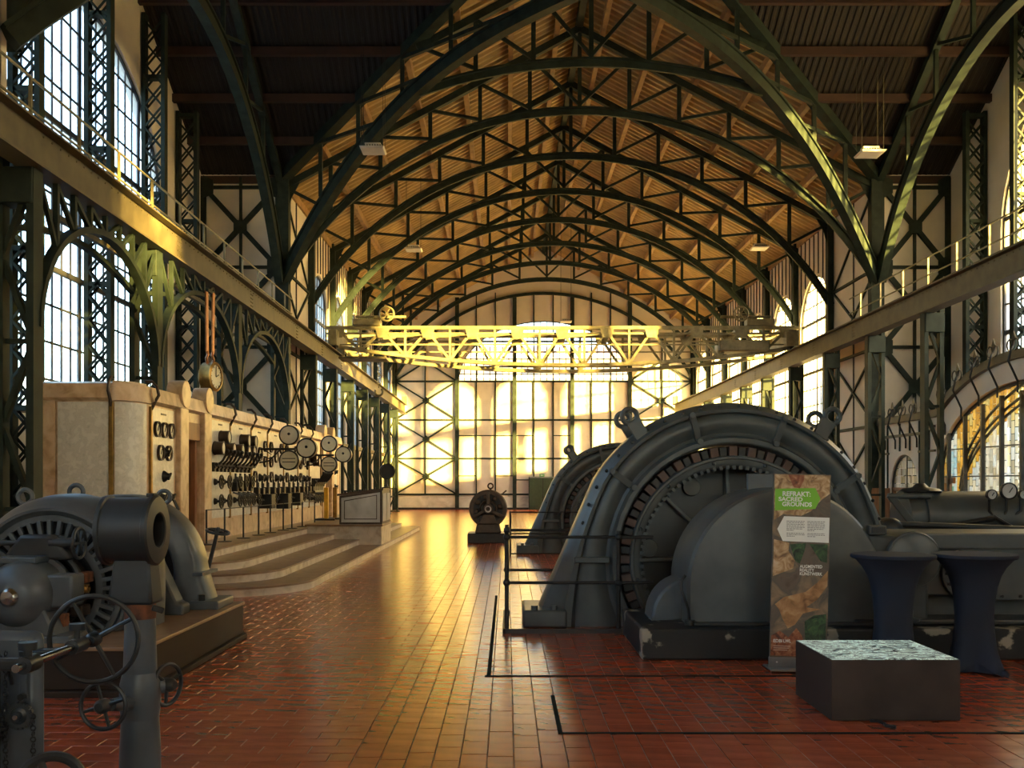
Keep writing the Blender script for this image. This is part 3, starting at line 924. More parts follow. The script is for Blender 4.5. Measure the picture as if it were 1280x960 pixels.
# ------------------------------------------------------------------ stained glass portal in the right transept mouth
def portal():
    Wd = (YM, 4.2, 0.05, 1.8, 2.13)
    Ws = (28.05, 1.0, 0.05, 1.45, 1.0)
    X0 = 11.4
    def PP(u, z, d=0): return (X0 + d, u, z)
    def top(u): return max(3.42, arch(u, (YM, 4.95, 0, 2.0, 2.45)) if abs(u - YM) < 4.95 else 0)
    mb = MB()
    n = 40
    us = [YN + .05 + (YC - .05 - YN - .05) * i / 160 for i in range(161)]
    for a, b in zip(us, us[1:]):
        um = (a + b) / 2
        def low(u):
            if abs(um - YM) < 4.2: return arch(u, Wd)
            if abs(um - 28.05) < 1.0: return arch(u, Ws)
            return 0
        slab(mb, PP, a, b, low, top, .3)
    wl = struct(mb.build('wall_portal', M['plaster'], smooth=False))
    # coping and its wrought iron crest
    pts = [PP(u, top(u) + .06, .1) for u in us]
    MB().sweep(pts, [(-.22, -.1), (.2, -.1), (.2, .1), (-.22, .1)], A=(1, 0, 0)).build('coping', M['olive'], wl)
    MB().sweep([PP(u, top(u) - .42, -.02) for u in us if u > YM + 4.7], [(-.03, -.04), (.05, -.04), (.05, .04), (-.03, .04)], A=(1, 0, 0)).build('string_course', M['olive'], wl)
    for z in (2.5, 1.3):
        for a, b in ((25.95, 27.0), (29.1, 29.9)):
            m2 = MB(); dbar(m2, PP, a, z, b, z, .06, .05, -.02); m2.build('wall_bar', M['olive'], wl, smooth=False)
    for u in (26.35, 26.95, 27.6, 28.3, 29.2):
        m2 = MB(); dbar(m2, PP, u, 2.55 if u > 27 and u < 29.1 else .1, u, 3.35, .04, .04, -.02); m2.build('wall_bar', M['steel'], wl, smooth=False)
    for i, u in enumerate((29.3, 28.55, 27.8, 27.05, 26.3, 25.3, 24.4, 23.5, 22.6, 21.7, 20.8, 19.9, 19.0)):
        z = top(u) + .05
        f = MB()
        f.tube([PP(u, z - .85, -.05), PP(u, z - .6, -.05), PP(u, z - .4, -.14), PP(u, z - .15, -.26), PP(u, z + .1, -.2), PP(u, z + .3, -.12)], .026, 6)
        for s in (-1, 1):
            f.tube([PP(u, z + .1, -.18)] + [PP(u + s * (.13 - .12 * cos(a)), z + .22 + .13 * sin(a), -.16) for a in (0, .8, 1.6, 2.4, 3.2, 4.0, 4.8)], .018, 5)
        f.prism([PP(u, z + .52, -.12), PP(u + .08, z + .36, -.12), PP(u, z + .2, -.12), PP(u - .08, z + .36, -.12)], (-.03, 0, 0))
        f.build('crest_spike', M['iron'], wl)
        if abs(u - YM) < 4.2: 
            m2 = MB(); dbar(m2, PP, u, 0.05, u, top(u) - .75, .075, .09, .05); m2.build('mullion', M['iron'], wl, smooth=False)
    # stained glass of the big arch: pointed inner arch of clear pieces, amber border, coloured spandrels
    wb = MB(); window_frame(wb, PP, Wd, 2, [], bw=.04, d=.15, frame=.14)
    for z in (1.0, 1.8, 2.5): dbar(wb, PP, YM - 4.1, z, YM + 4.1, z, .03, .03, .13)
    NWIN[0] += 1
    win = struct(wb.build('window_%d' % NWIN[0], M['iron'], smooth=False))
    def inner(u):    # pointed arch
        k = abs(u - YM)
        R = 6.2; c = R - 3.15
        return .9 + (sqrt(max(0, R * R - (k + c) ** 2)) / sqrt(R * R - c * c)) * 2.55 if k < 3.15 else 0
    clear, band, span, pale = [], [], [], []
    cw, ch = .165, .30
    nu = int(8.4 / cw)
    for i in range(nu):
        a, b = YM - 4.2 + 8.4 * i / nu + .008, YM - 4.2 + 8.4 * (i + 1) / nu - .008
        z = .06 + (ch / 2 if i % 2 else 0) - ch
        while z < 4.0:
            z0, z1 = max(.06, z + .008), z + ch - .008
            um = (a + b) / 2
            tops = [min(z1, arch(u, Wd) - .02) for u in (a, um, b)]
            if max(tops) > z0 + .03:
                tops = [max(t, z0 + .01) for t in tops]
                zi = inner(um); zm = (z0 + z1) / 2
                lst = clear if zm < zi - .12 else band if zm < zi + .42 and abs(um - YM) < 3.6 else span
                if lst is span and 3.4 < abs(um - YM) < 3.75: lst = pale
                lst.append([PP(a, z0, .15), PP(b, z0, .15), PP(b, tops[2], .15), PP(um, tops[1], .15), PP(a, tops[0], .15)])
            z += ch
    panes_joined(clear, M['stained'], win, 'clear_glass_pieces'); panes_joined(band, M['amber'], win, 'amber_border_pieces')
    panes_joined(span, M['amber'], win, 'golden_spandrel_pieces'); panes_joined(pale, M['paleglass'], win, 'green_glass_pieces')
    for off in (0, .16, .42):
        m2 = MB(); q = [PP(YM + 3.14 * (i / 24 - 1), inner(YM + 3.14 * (i / 24 - 1)) + off, .12) for i in range(25)]
        q2 = [PP(2 * YM - p[1], p[2], .12) for p in q[::-1]]
        m2.sweep(q + q2[1:], [(-.02, -.025), (.02, -.025), (.02, .025), (-.02, .025)], A=(1, 0, 0)); m2.build('lead_arch', M['iron'], win)
    # wooden side leaf at the far foot of the arch
    for u in (25.3, 25.62):
        MB().box(X0 + .05, X0 + .11, u - .05, u + .05, 0, 1.75).build('door_stile', M['wood'], win, smooth=False)
    MB().box(X0 + .05, X0 + .11, 25.05, 25.85, 1.62, 1.78).build('door_head', M['wood'], win, smooth=False)
    MB().box(X0 + .05, X0 + .11, 25.05, 25.85, 0, .8).build('door_panel', M['wood'], win, smooth=False)
    # small arched door with leaded lights, its left leaf open
    fb = MB(); window_frame(fb, PP, Ws, 2, [], bw=.06, d=.1, frame=.1)
    NWIN[0] += 1
    d1 = struct(fb.build('door_1', M['iron'], smooth=False))
    rows = frange(.3, 2.4, .22)
    panes_joined(pane_polys(PP, Ws, 12, rows, d=.1, g=.008), M['stained'], d1, 'leaded_lights')
    for u0, u1, z0, z1 in ((27.1, 27.25, 0, 1.5), (27.9, 28.05, 0, 1.5), (28.05, 28.2, 0, 1.5), (28.85, 29.0, 0, 1.5), (27.1, 29.0, 1.4, 1.5), (27.1, 29.0, 0, .55)):
        MB().box(X0 + .03, X0 + .16, u0, u1, z0, z1).build('door_frame', M['wood'], d1, smooth=False)
    MB().box(X0 - .85, X0 - .02, 29.02, 29.08, .05, 1.48).build('open_leaf', M['wood'], d1, smooth=False)
portal()
# small pale lamp on the right hand column
th = thing('wall_lamp', 'small cream wall lamp beside the green column at the portal', 'lamp', (11.2, 26.0, 3.1))
MB().box(11.1, 11.3, 25.93, 26.07, 3.05, 3.25).build('lamp_body', M['dial'], th, bevel=.02); MB().box(11.28, 11.4, 25.97, 26.03, 3.12, 3.18).build('bracket', M['iron'], th, smooth=False)

# ------------------------------------------------------------------ stepped stone platform of the switchboard
PT = .55
def platform():
    th = thing('stepped_platform', 'stone platform with four curved marble steps before the switchboard', 'platform', (-5.5, 24, 0))
    ST = [(-3.04, 13.85, 1.5, 33.9), (-3.6, 14.35, 1.4, 33.2), (-4.2, 14.7, 1.3, 32.9), (-4.85, 14.78, 1.2, 33.7)]
    for i, (x, y, r, ye) in enumerate(ST):
        z0, z1 = .1375 * i, .1375 * (i + 1)
        def outline(o):
            p = [(x + o - r + (r) * sin(pi / 2 * k / 14), y - o + r - r * cos(pi / 2 * k / 14)) for k in range(15)]
            return p + [(x + o, ye + o), (-6.93, ye + o)] + [(-6.93, YC if ye > YC else ye)] + [(-9.3, YC - .1), (-9.3, y - o)]
        poly = outline(0)
        MB().prism([(a, b, z0) for a, b in poly], (0, 0, .1375 - .03)).build('riser', M['step'], th, angle=30)
        MB().prism([(a, b, z1 - .03) for a, b in outline(.02)], (0, 0, .03)).build('tread', M['tread'], th, angle=30)
    MB().box(-4.86, -3.05, 23.66, 25.6, 0, .58).build('pedestal_block', M['step'], th, smooth=False, bevel=.01)
    MB().box(-4.9, -3.02, 23.62, 25.64, .58, .63).build('pedestal_cap', M['tread'], th, smooth=False, bevel=.01)
platform()

# ------------------------------------------------------------------ marble switchboard
def switchboard():
    FX = -5.75
    th = thing('switchboard', 'long marble electrical switchboard with brass strips, gauges and levers', 'switchboard', (-6.0, 24, PT))
    T = 3.17
    # tan core: end face, curved corner, long side with two doorways
    def corner(off, n=12): return [(-6.07 + (.32 + off) * sin(pi / 2 * k / n), 15.6 - (.60 + off) * cos(pi / 2 * k / n)) for k in range(n + 1)]
    def band(mb, o0, o1, z0, z1, ta=0, tb=12):      # curved slab following the rounded corner
        out, inn = corner(o1)[ta:tb + 1], corner(o0)[ta:tb + 1]
        return mb.prism([(a, b, z0) for a, b in out + inn[::-1]], (0, 0, z1 - z0))
    def wallrun(mb, off, z0, z1, back=.28):
        out = [(-7.2, 15.0 - off)] + corner(off) + [(FX + off, 17.45)]
        inn = [(-7.2, 15.0 + back)] + [(-6.12, 15.0 + back)] + [(FX - back, 15.7), (FX - back, 17.45)]
        mb.prism([(a, b, z0) for a, b in out + inn[::-1]], (0, 0, z1 - z0))
    m1 = MB(); wallrun(m1, 0, PT, T - .02); m1.box(FX - .28, FX, 18.27, 30.6, PT, T - .02); m1.box(FX - .28, FX, 31.6, 33.5, PT, T - .02)
    m1.box(FX - .28, FX, 17.4, 18.3, 2.62, T - .02); m1.box(FX - .28, FX, 30.5, 31.7, 2.62, T - .02)
    m1.build('core_wall', M['tan'], th, angle=25)
    m1 = MB(); wallrun(m1, .05, PT, .95); m1.box(FX, FX + .05, 18.75, 30.05, PT, .92); m1.build('base_course', M['tan'], th, angle=25)
    # sloping cornice
    for y0, y1 in ((15.6, 33.5),):
        MB().prism([(FX - .28, y0, T - .26), (FX + .03, y0, T - .26), (FX + .10, y0, T - .22), (FX + .06, y0, T), (FX - .28, y0, T + .06)], (0, y1 - y0, 0)).build('cornice', M['tan'], th, smooth=False)
    m1 = MB(); band(m1, -.25, .06, T - .26, T + .0); band(m1, -.25, -.02, T, T + .05); m1.build('corner_cornice', M['tan'], th, angle=30)
    MB().prism([(-7.2, 15.28, T - .26), (-7.2, 14.97, T - .26), (-7.2, 14.90, T - .22), (-7.2, 14.94, T), (-7.2, 15.28, T + .06)], (1.13, 0, 0)).build('end_cornice', M['tan'], th, smooth=False)
    MB().box(-7.2, -6.93, 14.96, 15.0, PT, T - .26).build('end_pilaster', M['tan'], th, smooth=False, bevel=.01)
    # white marble panels
    MB().box(-6.9, -6.12, 14.975, 15.01, .95, T - .28).build('marble_panel', M['marble'], th, smooth=False)
    band(MB(), -.01, .022, .95, T - .28, 1, 11).build('curved_marble_panel', M['marble'], th, angle=30)
    edges = [18.78, 20.15, 21.8, 23.3, 24.96, 26.67, 28.2, 29.9]
    runs = [(15.72, 16.80)] + list(zip(edges, edges[1:])) + [(31.95, 32.9)]
    for a, b in runs: MB().box(FX, FX + .022, a + .03, b - .03, .95, T - .30).build('marble_panel', M['marble'], th, smooth=False)
    # brass strips with iron hooks over the cornice
    hook = [(FX + .03, -.35), (FX + .09, -.22), (FX + .15, -.12), (FX + .12, .02), (FX + .04, .10), (FX - .06, .10)]
    for y in [15.69] + edges[1:-1]:
        MB().box(FX, FX + .045, y - .03, y + .03, PT, T - .30).build('brass_strip', M['brass'], th, smooth=False, bevel=.006)
        MB().tube([(x, y, T + z) for x, z in hook], .026, 6).build('iron_hook', M['bronze'], th)
    MB().box(-6.11, -6.04, 14.95, 15.0, PT, T - .28).build('brass_strip', M['brass'], th, smooth=False, bevel=.006)
    MB().tube([(-6.075, 14.97 - x, T + z) for x, z in ((0, -.35), (.06, -.22), (.12, -.12), (.09, .02), (.0, .10), (-.1, .10))], .026, 6).build('iron_hook', M['bronze'], th)
    for y in (18.72, 29.95): MB().box(FX, FX + .04, y - .02, y + .02, .95, T - .3).build('brass_strip', M['brass'], th, smooth=False)
    # pilasters with rounded tops and the doorways between
    for y in (17.15, 18.5, 30.3, 31.75):
        MB().box(FX - .1, FX + .09, y - .22, y + .22, PT, T - .05).build('pilaster', M['tan'], th, smooth=False, bevel=.02)
        MB().cyl((FX - .16, y, T + .03), (FX + .12, y, T + .03), .24, seg=24).build('scroll_top', M['tan'], th, bevel=.01)
    for y0, y1 in ((17.42, 18.25), (30.55, 31.55)):
        MB().box(FX - .26, FX - .2, y0, y1, PT, 2.62).build('door_leaf', M['wood'], th, smooth=False)
        MB().box(FX - .2, FX + .02, y0, y1, 2.42, 2.74).build('door_lintel', M['wood'], th, smooth=False, bevel=.01)
        MB().box(FX - .2, FX - .05, y1 - .12, y1, PT, 2.45).build('door_jamb', M['wood'], th, smooth=False)
        MB().box(FX - .2, FX - .02, y0 + .05, y1 - .05, 2.50, 2.68).build('lintel_carving', M['tread'], th, smooth=False, bevel=.02)
    # ---- instruments
    def ring_gauge(r, nm='ring_gauge'):
        o = MB().lathe((0, 0, 0), (1, 0, 0), [(r * .78, 0), (r * .78, .04), (r, .05), (r * 1.02, .0)], 20).build(nm, M['bronze'])
        MB().lathe((0, 0, 0), (1, 0, 0), [(.001, .02), (r * .8, .02)], 20).build('dial_face', M['dial'], o); 
        MB().bar((.025, 0, -r * .2), (.025, r * .4, r * .5), .012, .006).build('needle', M['iron'], o)
        return o
    def drum_gauge():
        o = MB().lathe((0, 0, 0), (1, 0, 0), [(.13, 0), (.14, .02), (.13, .05), (.13, .16), (.14, .19), (.115, .20), (.115, .18)], 20).build('drum_gauge', M['bronze'])
        MB().lathe((0, 0, 0), (1, 0, 0), [(.001, .185), (.118, .185)], 20).build('dial_face', M['dial'], o)
        return o
    def lever():
        o = MB().box(0, .06, -.05, .05, -.09, .09).cyl((.05, -.07, 0), (.05, .07, 0), .035, seg=10).build('lever_switch', M['iron'])
        MB().tube([(.06, 0, 0), (.2, 0, .12), (.3, 0, .30)], .022, 6).sphere((.3, 0, .31), .04, 8, 6).build('handle', M['iron'], o)
        return o
    def knob(nm='rotary_switch'):
        o = MB().lathe((0, 0, 0), (1, 0, 0), [(.001, .1), (.05, .1), (.06, .06), (.09, .03), (.1, 0)], 12).build(nm, M['iron'])
        MB().bar((.1, -.06, -.05), (.1, .06, .05), .03, .03).build('grip', M['iron'], o)
        return o
    def wheel():
        mb = MB().torus((.14, 0, 0), (1, 0, 0), .13, .017, 20, 6)
        for k in range(3): mb.bar((.14, .13 * cos(k * pi / 3), .13 * sin(k * pi / 3)), (.14, -.13 * cos(k * pi / 3), -.13 * sin(k * pi / 3)), .018)
        o = mb.build('control_wheel', M['iron'])
        MB().cyl((0, 0, 0), (.17, 0, 0), .025, seg=8).lathe((0, 0, 0), (1, 0, 0), [(.07, 0), (.05, .05), (.03, .06)], 12).build('spindle', M['iron'], o)
        return o
    def relay():
        o = MB().box(0, .12, -.08, .08, -.16, .04).build('relay', M['iron'], bevel=.01)
        MB().cyl((.08, -.05, .04), (.08, -.05, .22), .022, seg=8).cyl((.08, .05, .04), (.08, .05, .15), .022, seg=8).bar((.05, -.1, -.18), (.2, .1, -.25), .03).build('contact_arm', M['iron'], o)
        return o
    G, G2, D, L, K, Wl, Rl = ring_gauge(.13), ring_gauge(.165, 'large_ring_gauge'), drum_gauge(), lever(), knob(), wheel(), relay()
    P = lambda o, y, z, x=FX + .022: put(o, th, (x - th.location.x, y - th.location.y, z - th.location.z))
    def plate(y, z): MB().box(FX + .02, FX + .03, y - .12, y + .12, z - .015, z + .015).build('name_plate', M['iron'], th, smooth=False)
    # first narrow panel by the corner
    for y in (15.93, 16.26, 16.6): P(G, y, 2.52)
    for y in (16.08, 16.46): P(G, y, 2.14)
    P(K, 16.28, 2.14); P(K, 16.28, 1.75); plate(16.26, 2.78)
    for y in (16.08, 16.5):
        P(K, y, 1.40); MB().bar((FX + .1, y, 1.38), (FX + .16, y + .1, 1.18), .035).build('handle', M['iron'], th, smooth=False); P(K, y, .98)
    # two lever panels
    for a, b in ((18.8, 20.15), (20.15, 21.8)):
        m, wd = (a + b) / 2, b - a
        P(D, m, 2.55); P(D, m - wd * .3, 2.32); P(D, m + wd * .27, 2.32); plate(m, 2.80)
        if a > 20: P(D, m + .02, 2.3); P(D, m + wd * .34, 2.55)
        MB().cyl((FX + .12, a + .1, 2.0), (FX + .12, b - .05, 2.0), .035, seg=8).build('lever_shaft', M['iron'], th)
        for k in range(5): P(L, a + .16 + k * wd * .19, 1.95)
        
        for k in range(2 if a < 20 else 3): P(Wl, a + .3 + k * wd * (.42 if a < 20 else .3), 1.66)
        for k in range(2 if a < 20 else 4): P(Wl, a + .3 + k * wd * (.42 if a < 20 else .22), 1.28)
        if a > 20:
            for k in range(4): P(Rl, a + .2 + k * wd * .22, 1.62)
    # three metering panels with rings
    for i, (a, b) in enumerate(((21.8, 23.3), (23.3, 24.96), (24.96, 26.67), (26.67, 28.2))):
        m, wd = (a + b) / 2, b - a
        P(G2, m, 2.30); plate(m, 2.80)
        for y in (m - wd * .32, m + wd * .32): P(G, y, 2.50); P(G, y, 2.14)
        P(G, m - wd * .3, 1.78); P(K, m, 1.76); P(K, m + wd * .3, 1.76)
        P(Rl, m - wd * .3, 1.50); P(Rl, m, 1.48); P(Rl, m + wd * .32, 1.50)
        for k in range(4): P(K if k % 2 else Wl, m - wd * .33 + k * wd * .22, 1.26)
        if i < 3:
            y = (22.6, 24.3, 25.7)[i]
            MB().box(FX + .05, FX + .35, y - .22, y + .16, 1.05 if i != 1 else 1.0, 1.38).build('relay_box', M['iron'], th, bevel=.015)
    # big lever bank
    for a, b in ((28.2, 29.9),):
        m, wd = (a + b) / 2, b - a
        for k in range(4): P(D, a + .25 + k * .4, 2.36 - .1 * (k % 2))
        plate(m, 2.80)
        MB().cyl((FX + .2, a + .05, 1.66), (FX + .2, b + .1, 1.66), .04, seg=8).build('lever_shaft', M['iron'], th)
        MB().cyl((FX + .16, a + .05, 1.38), (FX + .16, b + .1, 1.38), .035, seg=8).build('lever_shaft', M['iron'], th)
        for k in range(8): P(L, a + .15 + k * .2, 1.62, FX + .12); P(Rl, a + .15 + k * .2, 1.55)
        for k in range(4): P(Wl, a + .3 + k * .38, 1.18)
    # last narrow panel
    for z in (2.4, 2.0, 1.5): P(K, 32.4, z)
    # two swinging brackets each carrying three round meters
    for y, sc in ((22.55, 1), (27.6, 1)):
        br = MB().cyl((FX, y, 2.42), (FX + .85, y, 2.42), .025, seg=8).tube([(FX, y, 2.1), (FX + .25, y, 2.15), (FX + .5, y, 2.4)], .018, 6).tube([(FX + .1, y, 2.42), (FX + .3, y, 2.3), (FX + .25, y, 2.2), (FX + .12, y, 2.25)], .012, 6).build('swing_bracket', M['iron'], th)
        for dx, dz in ((.72, .32), (1.12, .02), (.72, -.26)):
            mb = MB().lathe((FX + dx, y + .1, 2.42 + dz), (0, -1, 0), [(.001, -.1), (.22, -.1), (.22, .14), (.235, .16), (.20, .18), (.20, .16)], 24)
            mb.build('round_meter', M['iron'], br)
            f = MB().lathe((FX + dx, y + .1, 2.42 + dz), (0, -1, 0), [(.001, .165), (.20, .165)], 24)
            f.build('meter_face', M['dial'], br)
            n = MB()
            if dz < 0:
                for q in (-.04, .04): n.bar((FX + dx - .15, y - .07, 2.42 + dz + q), (FX + dx + .15, y - .07, 2.42 + dz + q), .02)
            else: n.sphere((FX + dx, y - .07, 2.42 + dz + .03), .035, 8, 6)
            n.build('meter_mark', M['iron'], br)
switchboard()

# ------------------------------------------------------------------ control desk and its meter
def desk():
    th = thing('control_desk', 'grey marble control desk with sloping top on the end of the steps', 'desk', (-3.55, 24.5, .63))
    x0, x1, y0, y1 = -4.08, -3.04, 23.72, 25.3
    zl, zr = 1.32, 1.46
    MB().hexa([(x0, y0, .63), (x1, y0, .63), (x1, y1, .63), (x0, y1, .63), (x0, y0, zl), (x1, y0, zr), (x1, y1, zr), (x0, y1, zl)]).build('carcass', M['bronze'], th, smooth=False)
    MB().hexa([(x0 - .05, y0 - .04, zl), (x1 + .03, y0 - .04, zr), (x1 + .03, y1 + .03, zr), (x0 - .05, y1 + .03, zl), (x0 - .05, y0 - .04, zl + .05), (x1 + .03, y0 - .04, zr + .05), (x1 + .03, y1 + .03, zr + .05), (x0 - .05, y1 + .03, zl + .05)]).build('desk_top', M['bronze'], th, smooth=False)
    def fr(a, b): # frame band
        return [(x0 + a, y0 - .012, .63 + a), (x1 - a, y0 - .012, .63 + a), (x1 - a, y0 - .012, zr - b), (x0 + a, y0 - .012, zl - b)]
    MB().prism(fr(.05, .05), (0, -.008, 0)).build('front_panel_border', M['skirt'], th, smooth=False)
    MB().prism([(p[0], p[1] - .008, p[2]) for p in fr(.12, .11)], (0, -.006, 0)).build('panel_fillet', M['bronze'], th, smooth=False)
    MB().prism([(p[0], p[1] - .014, p[2]) for p in fr(.14, .13)], (0, -.006, 0)).build('front_panel', M['skirt'], th, smooth=False)
    for a, b in ((23.8, 24.45), (24.55, 25.22)):
        MB().box(x1, x1 + .015, a, b, .70, 1.38).build('side_panel', M['skirt'], th, smooth=False)
    kb = MB()
    for k in range(7): kb.cyl((x0 + .1 + k * .12, 24.0, zl + .06 + k * .016), (x0 + .1 + k * .12, 24.0, zl + .11 + k * .016), .03, seg=8)
    kb.build('desk_knobs', M['iron'], th)
    t2 = thing('desk_meter', 'round black meter on a small stand on the control desk', 'meter', (-3.1, 25.0, 1.51))
    MB().lathe((-3.1, 25.0, 1.49), (0, 0, 1), [(.001, 0), (.12, 0), (.12, .03), (.05, .06), (.035, .12), (.035, .32)], 12).build('stand', M['iron'], t2)
    MB().lathe((-3.1, 25.08, 1.93), (.25, -1, 0), [(.001, 0), (.20, 0), (.20, .18), (.18, .2), (.17, .17), (.001, .17)], 24).build('meter_case', M['iron'], t2)
desk()

# ------------------------------------------------------------------ barrier posts along the platform edge
posts = [(17.2, -5.3), (18.1, -5.24), (19.2, -5.19), (20.3, -5.17), (21.3, -5.17), (22.4, -5.14), (23.2, -5.12), (24.2, -5.08), (25.6, -5.05)]
nth = ['nearest to the camera', 'second from the near end', 'third from the near end', 'fourth from the near end', 'middle one of nine', 'fourth from the far end', 'third from the far end', 'second from the far end', 'at the far end near the yellow posts']
for k, (y, x) in enumerate(posts):
    th = thing('barrier_post', 'thin dark barrier post on the platform edge, ' + nth[k], 'post', (x, y, PT), 'thin barrier posts on the platform')
    MB().lathe((x, y, PT), (0, 0, 1), [(.001, 0), (.13, 0), (.13, .012), (.02, .022)], 16).build('foot', M['iron'], th)
    MB().cyl((x, y, PT), (x, y, PT + .62), .017, seg=8).build('stem', M['iron'], th)
    if k:
        y2, x2 = posts[k - 1]
        r = MB().cyl((x, y, PT + .612), (x2, y2, PT + .612), .009, seg=6).build('barrier_bar', M['iron'], th)
for x, y, m, lb in ((-5.28, 28.5, 'yellow', 'bright yellow upright post on a black foot by the far switchboard door'), (-5.15, 29.2, 'brass', 'dull brass upright post beside the bright yellow post')):
    th = thing('marker_post', lb, 'post', (x, y, PT), 'upright posts by the far door')
    MB().box(x - .06, x + .06, y - .06, y + .06, PT, PT + .95).build('post', M[m], th, smooth=False, bevel=.01)
    MB().prism([(x - .28, y - .3, PT), (x + .3, y - .3, PT), (x + .2, y + .3, PT), (x - .28, y + .3, PT)], (0, 0, .05)).build('foot', M['iron'], th, smooth=False, bevel=.01)

# ------------------------------------------------------------------ double-faced clock hung from the runway
def clock():
    x, y, z = -6.0, 19.7, 3.78
    th = thing('hanging_clock', 'round brass clock hanging on two copper straps above the switchboard', 'clock', (x, y, z))
    ax = V((.985, -.17, 0))
    c = V((x, y, z))
    MB().lathe(c, ax, [(.001, -.13), (.24, -.13), (.29, -.1), (.29, .1), (.30, .13), (.24, .15), (.235, .12)], 28).build('case', M['brass'], th)
    MB().lathe(c, ax, [(.001, .125), (.24, .125)], 28).build('dial', M['dial'], th)
    hb = MB()
    f = c + ax * .135
    t = V((.17, .985, 0))
    hb.bar(f, f + V((0, 0, .19)), .02, .008, up=ax); hb.bar(f, f + t * .12 + V((0, 0, .05)), .02, .008, up=ax)
    for k in range(12):
        a = pi * k / 6; d = t * sin(a) + V((0, 0, cos(a)))
        hb.bar(f + d * .19, f + d * .225, .015, .006, up=ax)
    hb.build('hands_and_marks', M['iron'], th)
    for d in (-.12, .12):
        MB().bar(c + t * d + V((0, 0, .5)), c + t * d * 1.2 + V((0, 0, 1.72)), .09, .03, up=ax).build('strap', M['copper'], th, smooth=False)
        MB().tube([c + t * d * .9 + V((0, 0, .25)), c + t * d * 1.3 + V((0, 0, .36)), c + t * d * .7 + V((0, 0, .44)), c + t * d + V((0, 0, .52))], .03, 8).build('scroll', M['copper'], th)
    MB().bar(c + V((0, -.2, 1.72)), c + V((0, .2, 1.72)), .06, .06).bar(c + V((0, 0, 1.72)), (-6.2, y, 1.72 + z), .05, .05).build('hanger_bar', M['steel'], th)
clock()

# ------------------------------------------------------------------ rotary converter on its brown plinth
def casing(mb, cx, cy, cz, ri, ro, prof, a_s, foot, zf, n=40, m=9):
    """machine casing with axis along y: round above, flared skirt to both feet. prof: (t 0..1 between inner and outer, y)"""
    st = []
    for k in range(m, 0, -1):      # right skirt
        q = k / m
        O = V((ro * cos(a_s), 0, ro * sin(a_s))) * (1 - q) + V((foot, 0, zf)) * q
        ph = a_s + (-(pi / 2 - .45) - a_s) * q
        st.append((V((ri * cos(ph), 0, ri * sin(ph))), O))
    for k in range(n + 1):
        a = a_s + (pi - 2 * a_s) * k / n
        d = V((cos(a), 0, sin(a)))
        st.append((d * ri, d * ro))
    left = [(V((-i.x, 0, i.z)), V((-o.x, 0, o.z))) for i, o in st[:m]][::-1]
    st += left
    vs, fs = [], []
    L = len(prof)
    for I, O in st:
        for t, y in prof: vs.append(V((cx, cy + y, cz)) + I + (O - I) * t)
    for i in range(len(st) - 1):
        for k in range(L):
            l = (k + 1) % L
            fs.append((i * L + k, i * L + l, (i + 1) * L + l, (i + 1) * L + k))
    fs += [tuple(range(L)), tuple((len(st) - 1) * L + k for k in range(L))]
    return mb.add(vs, fs)
def lug(th, x, y, z, r=.065, t=.022, ax=(0, 1, 0), m='grey2', base=None):
    mb = MB().torus((x, y, z), ax, r, t, 20, 8)
    if base: mb.bar((x, y, z - r), base, .10, .05)
    else: mb.lathe((x, y, z - r - .07), (0, 0, 1), [(.06, 0), (.035, .03), (.025, .07)], 12)
    return mb.build('lifting_eye', M[m], th)

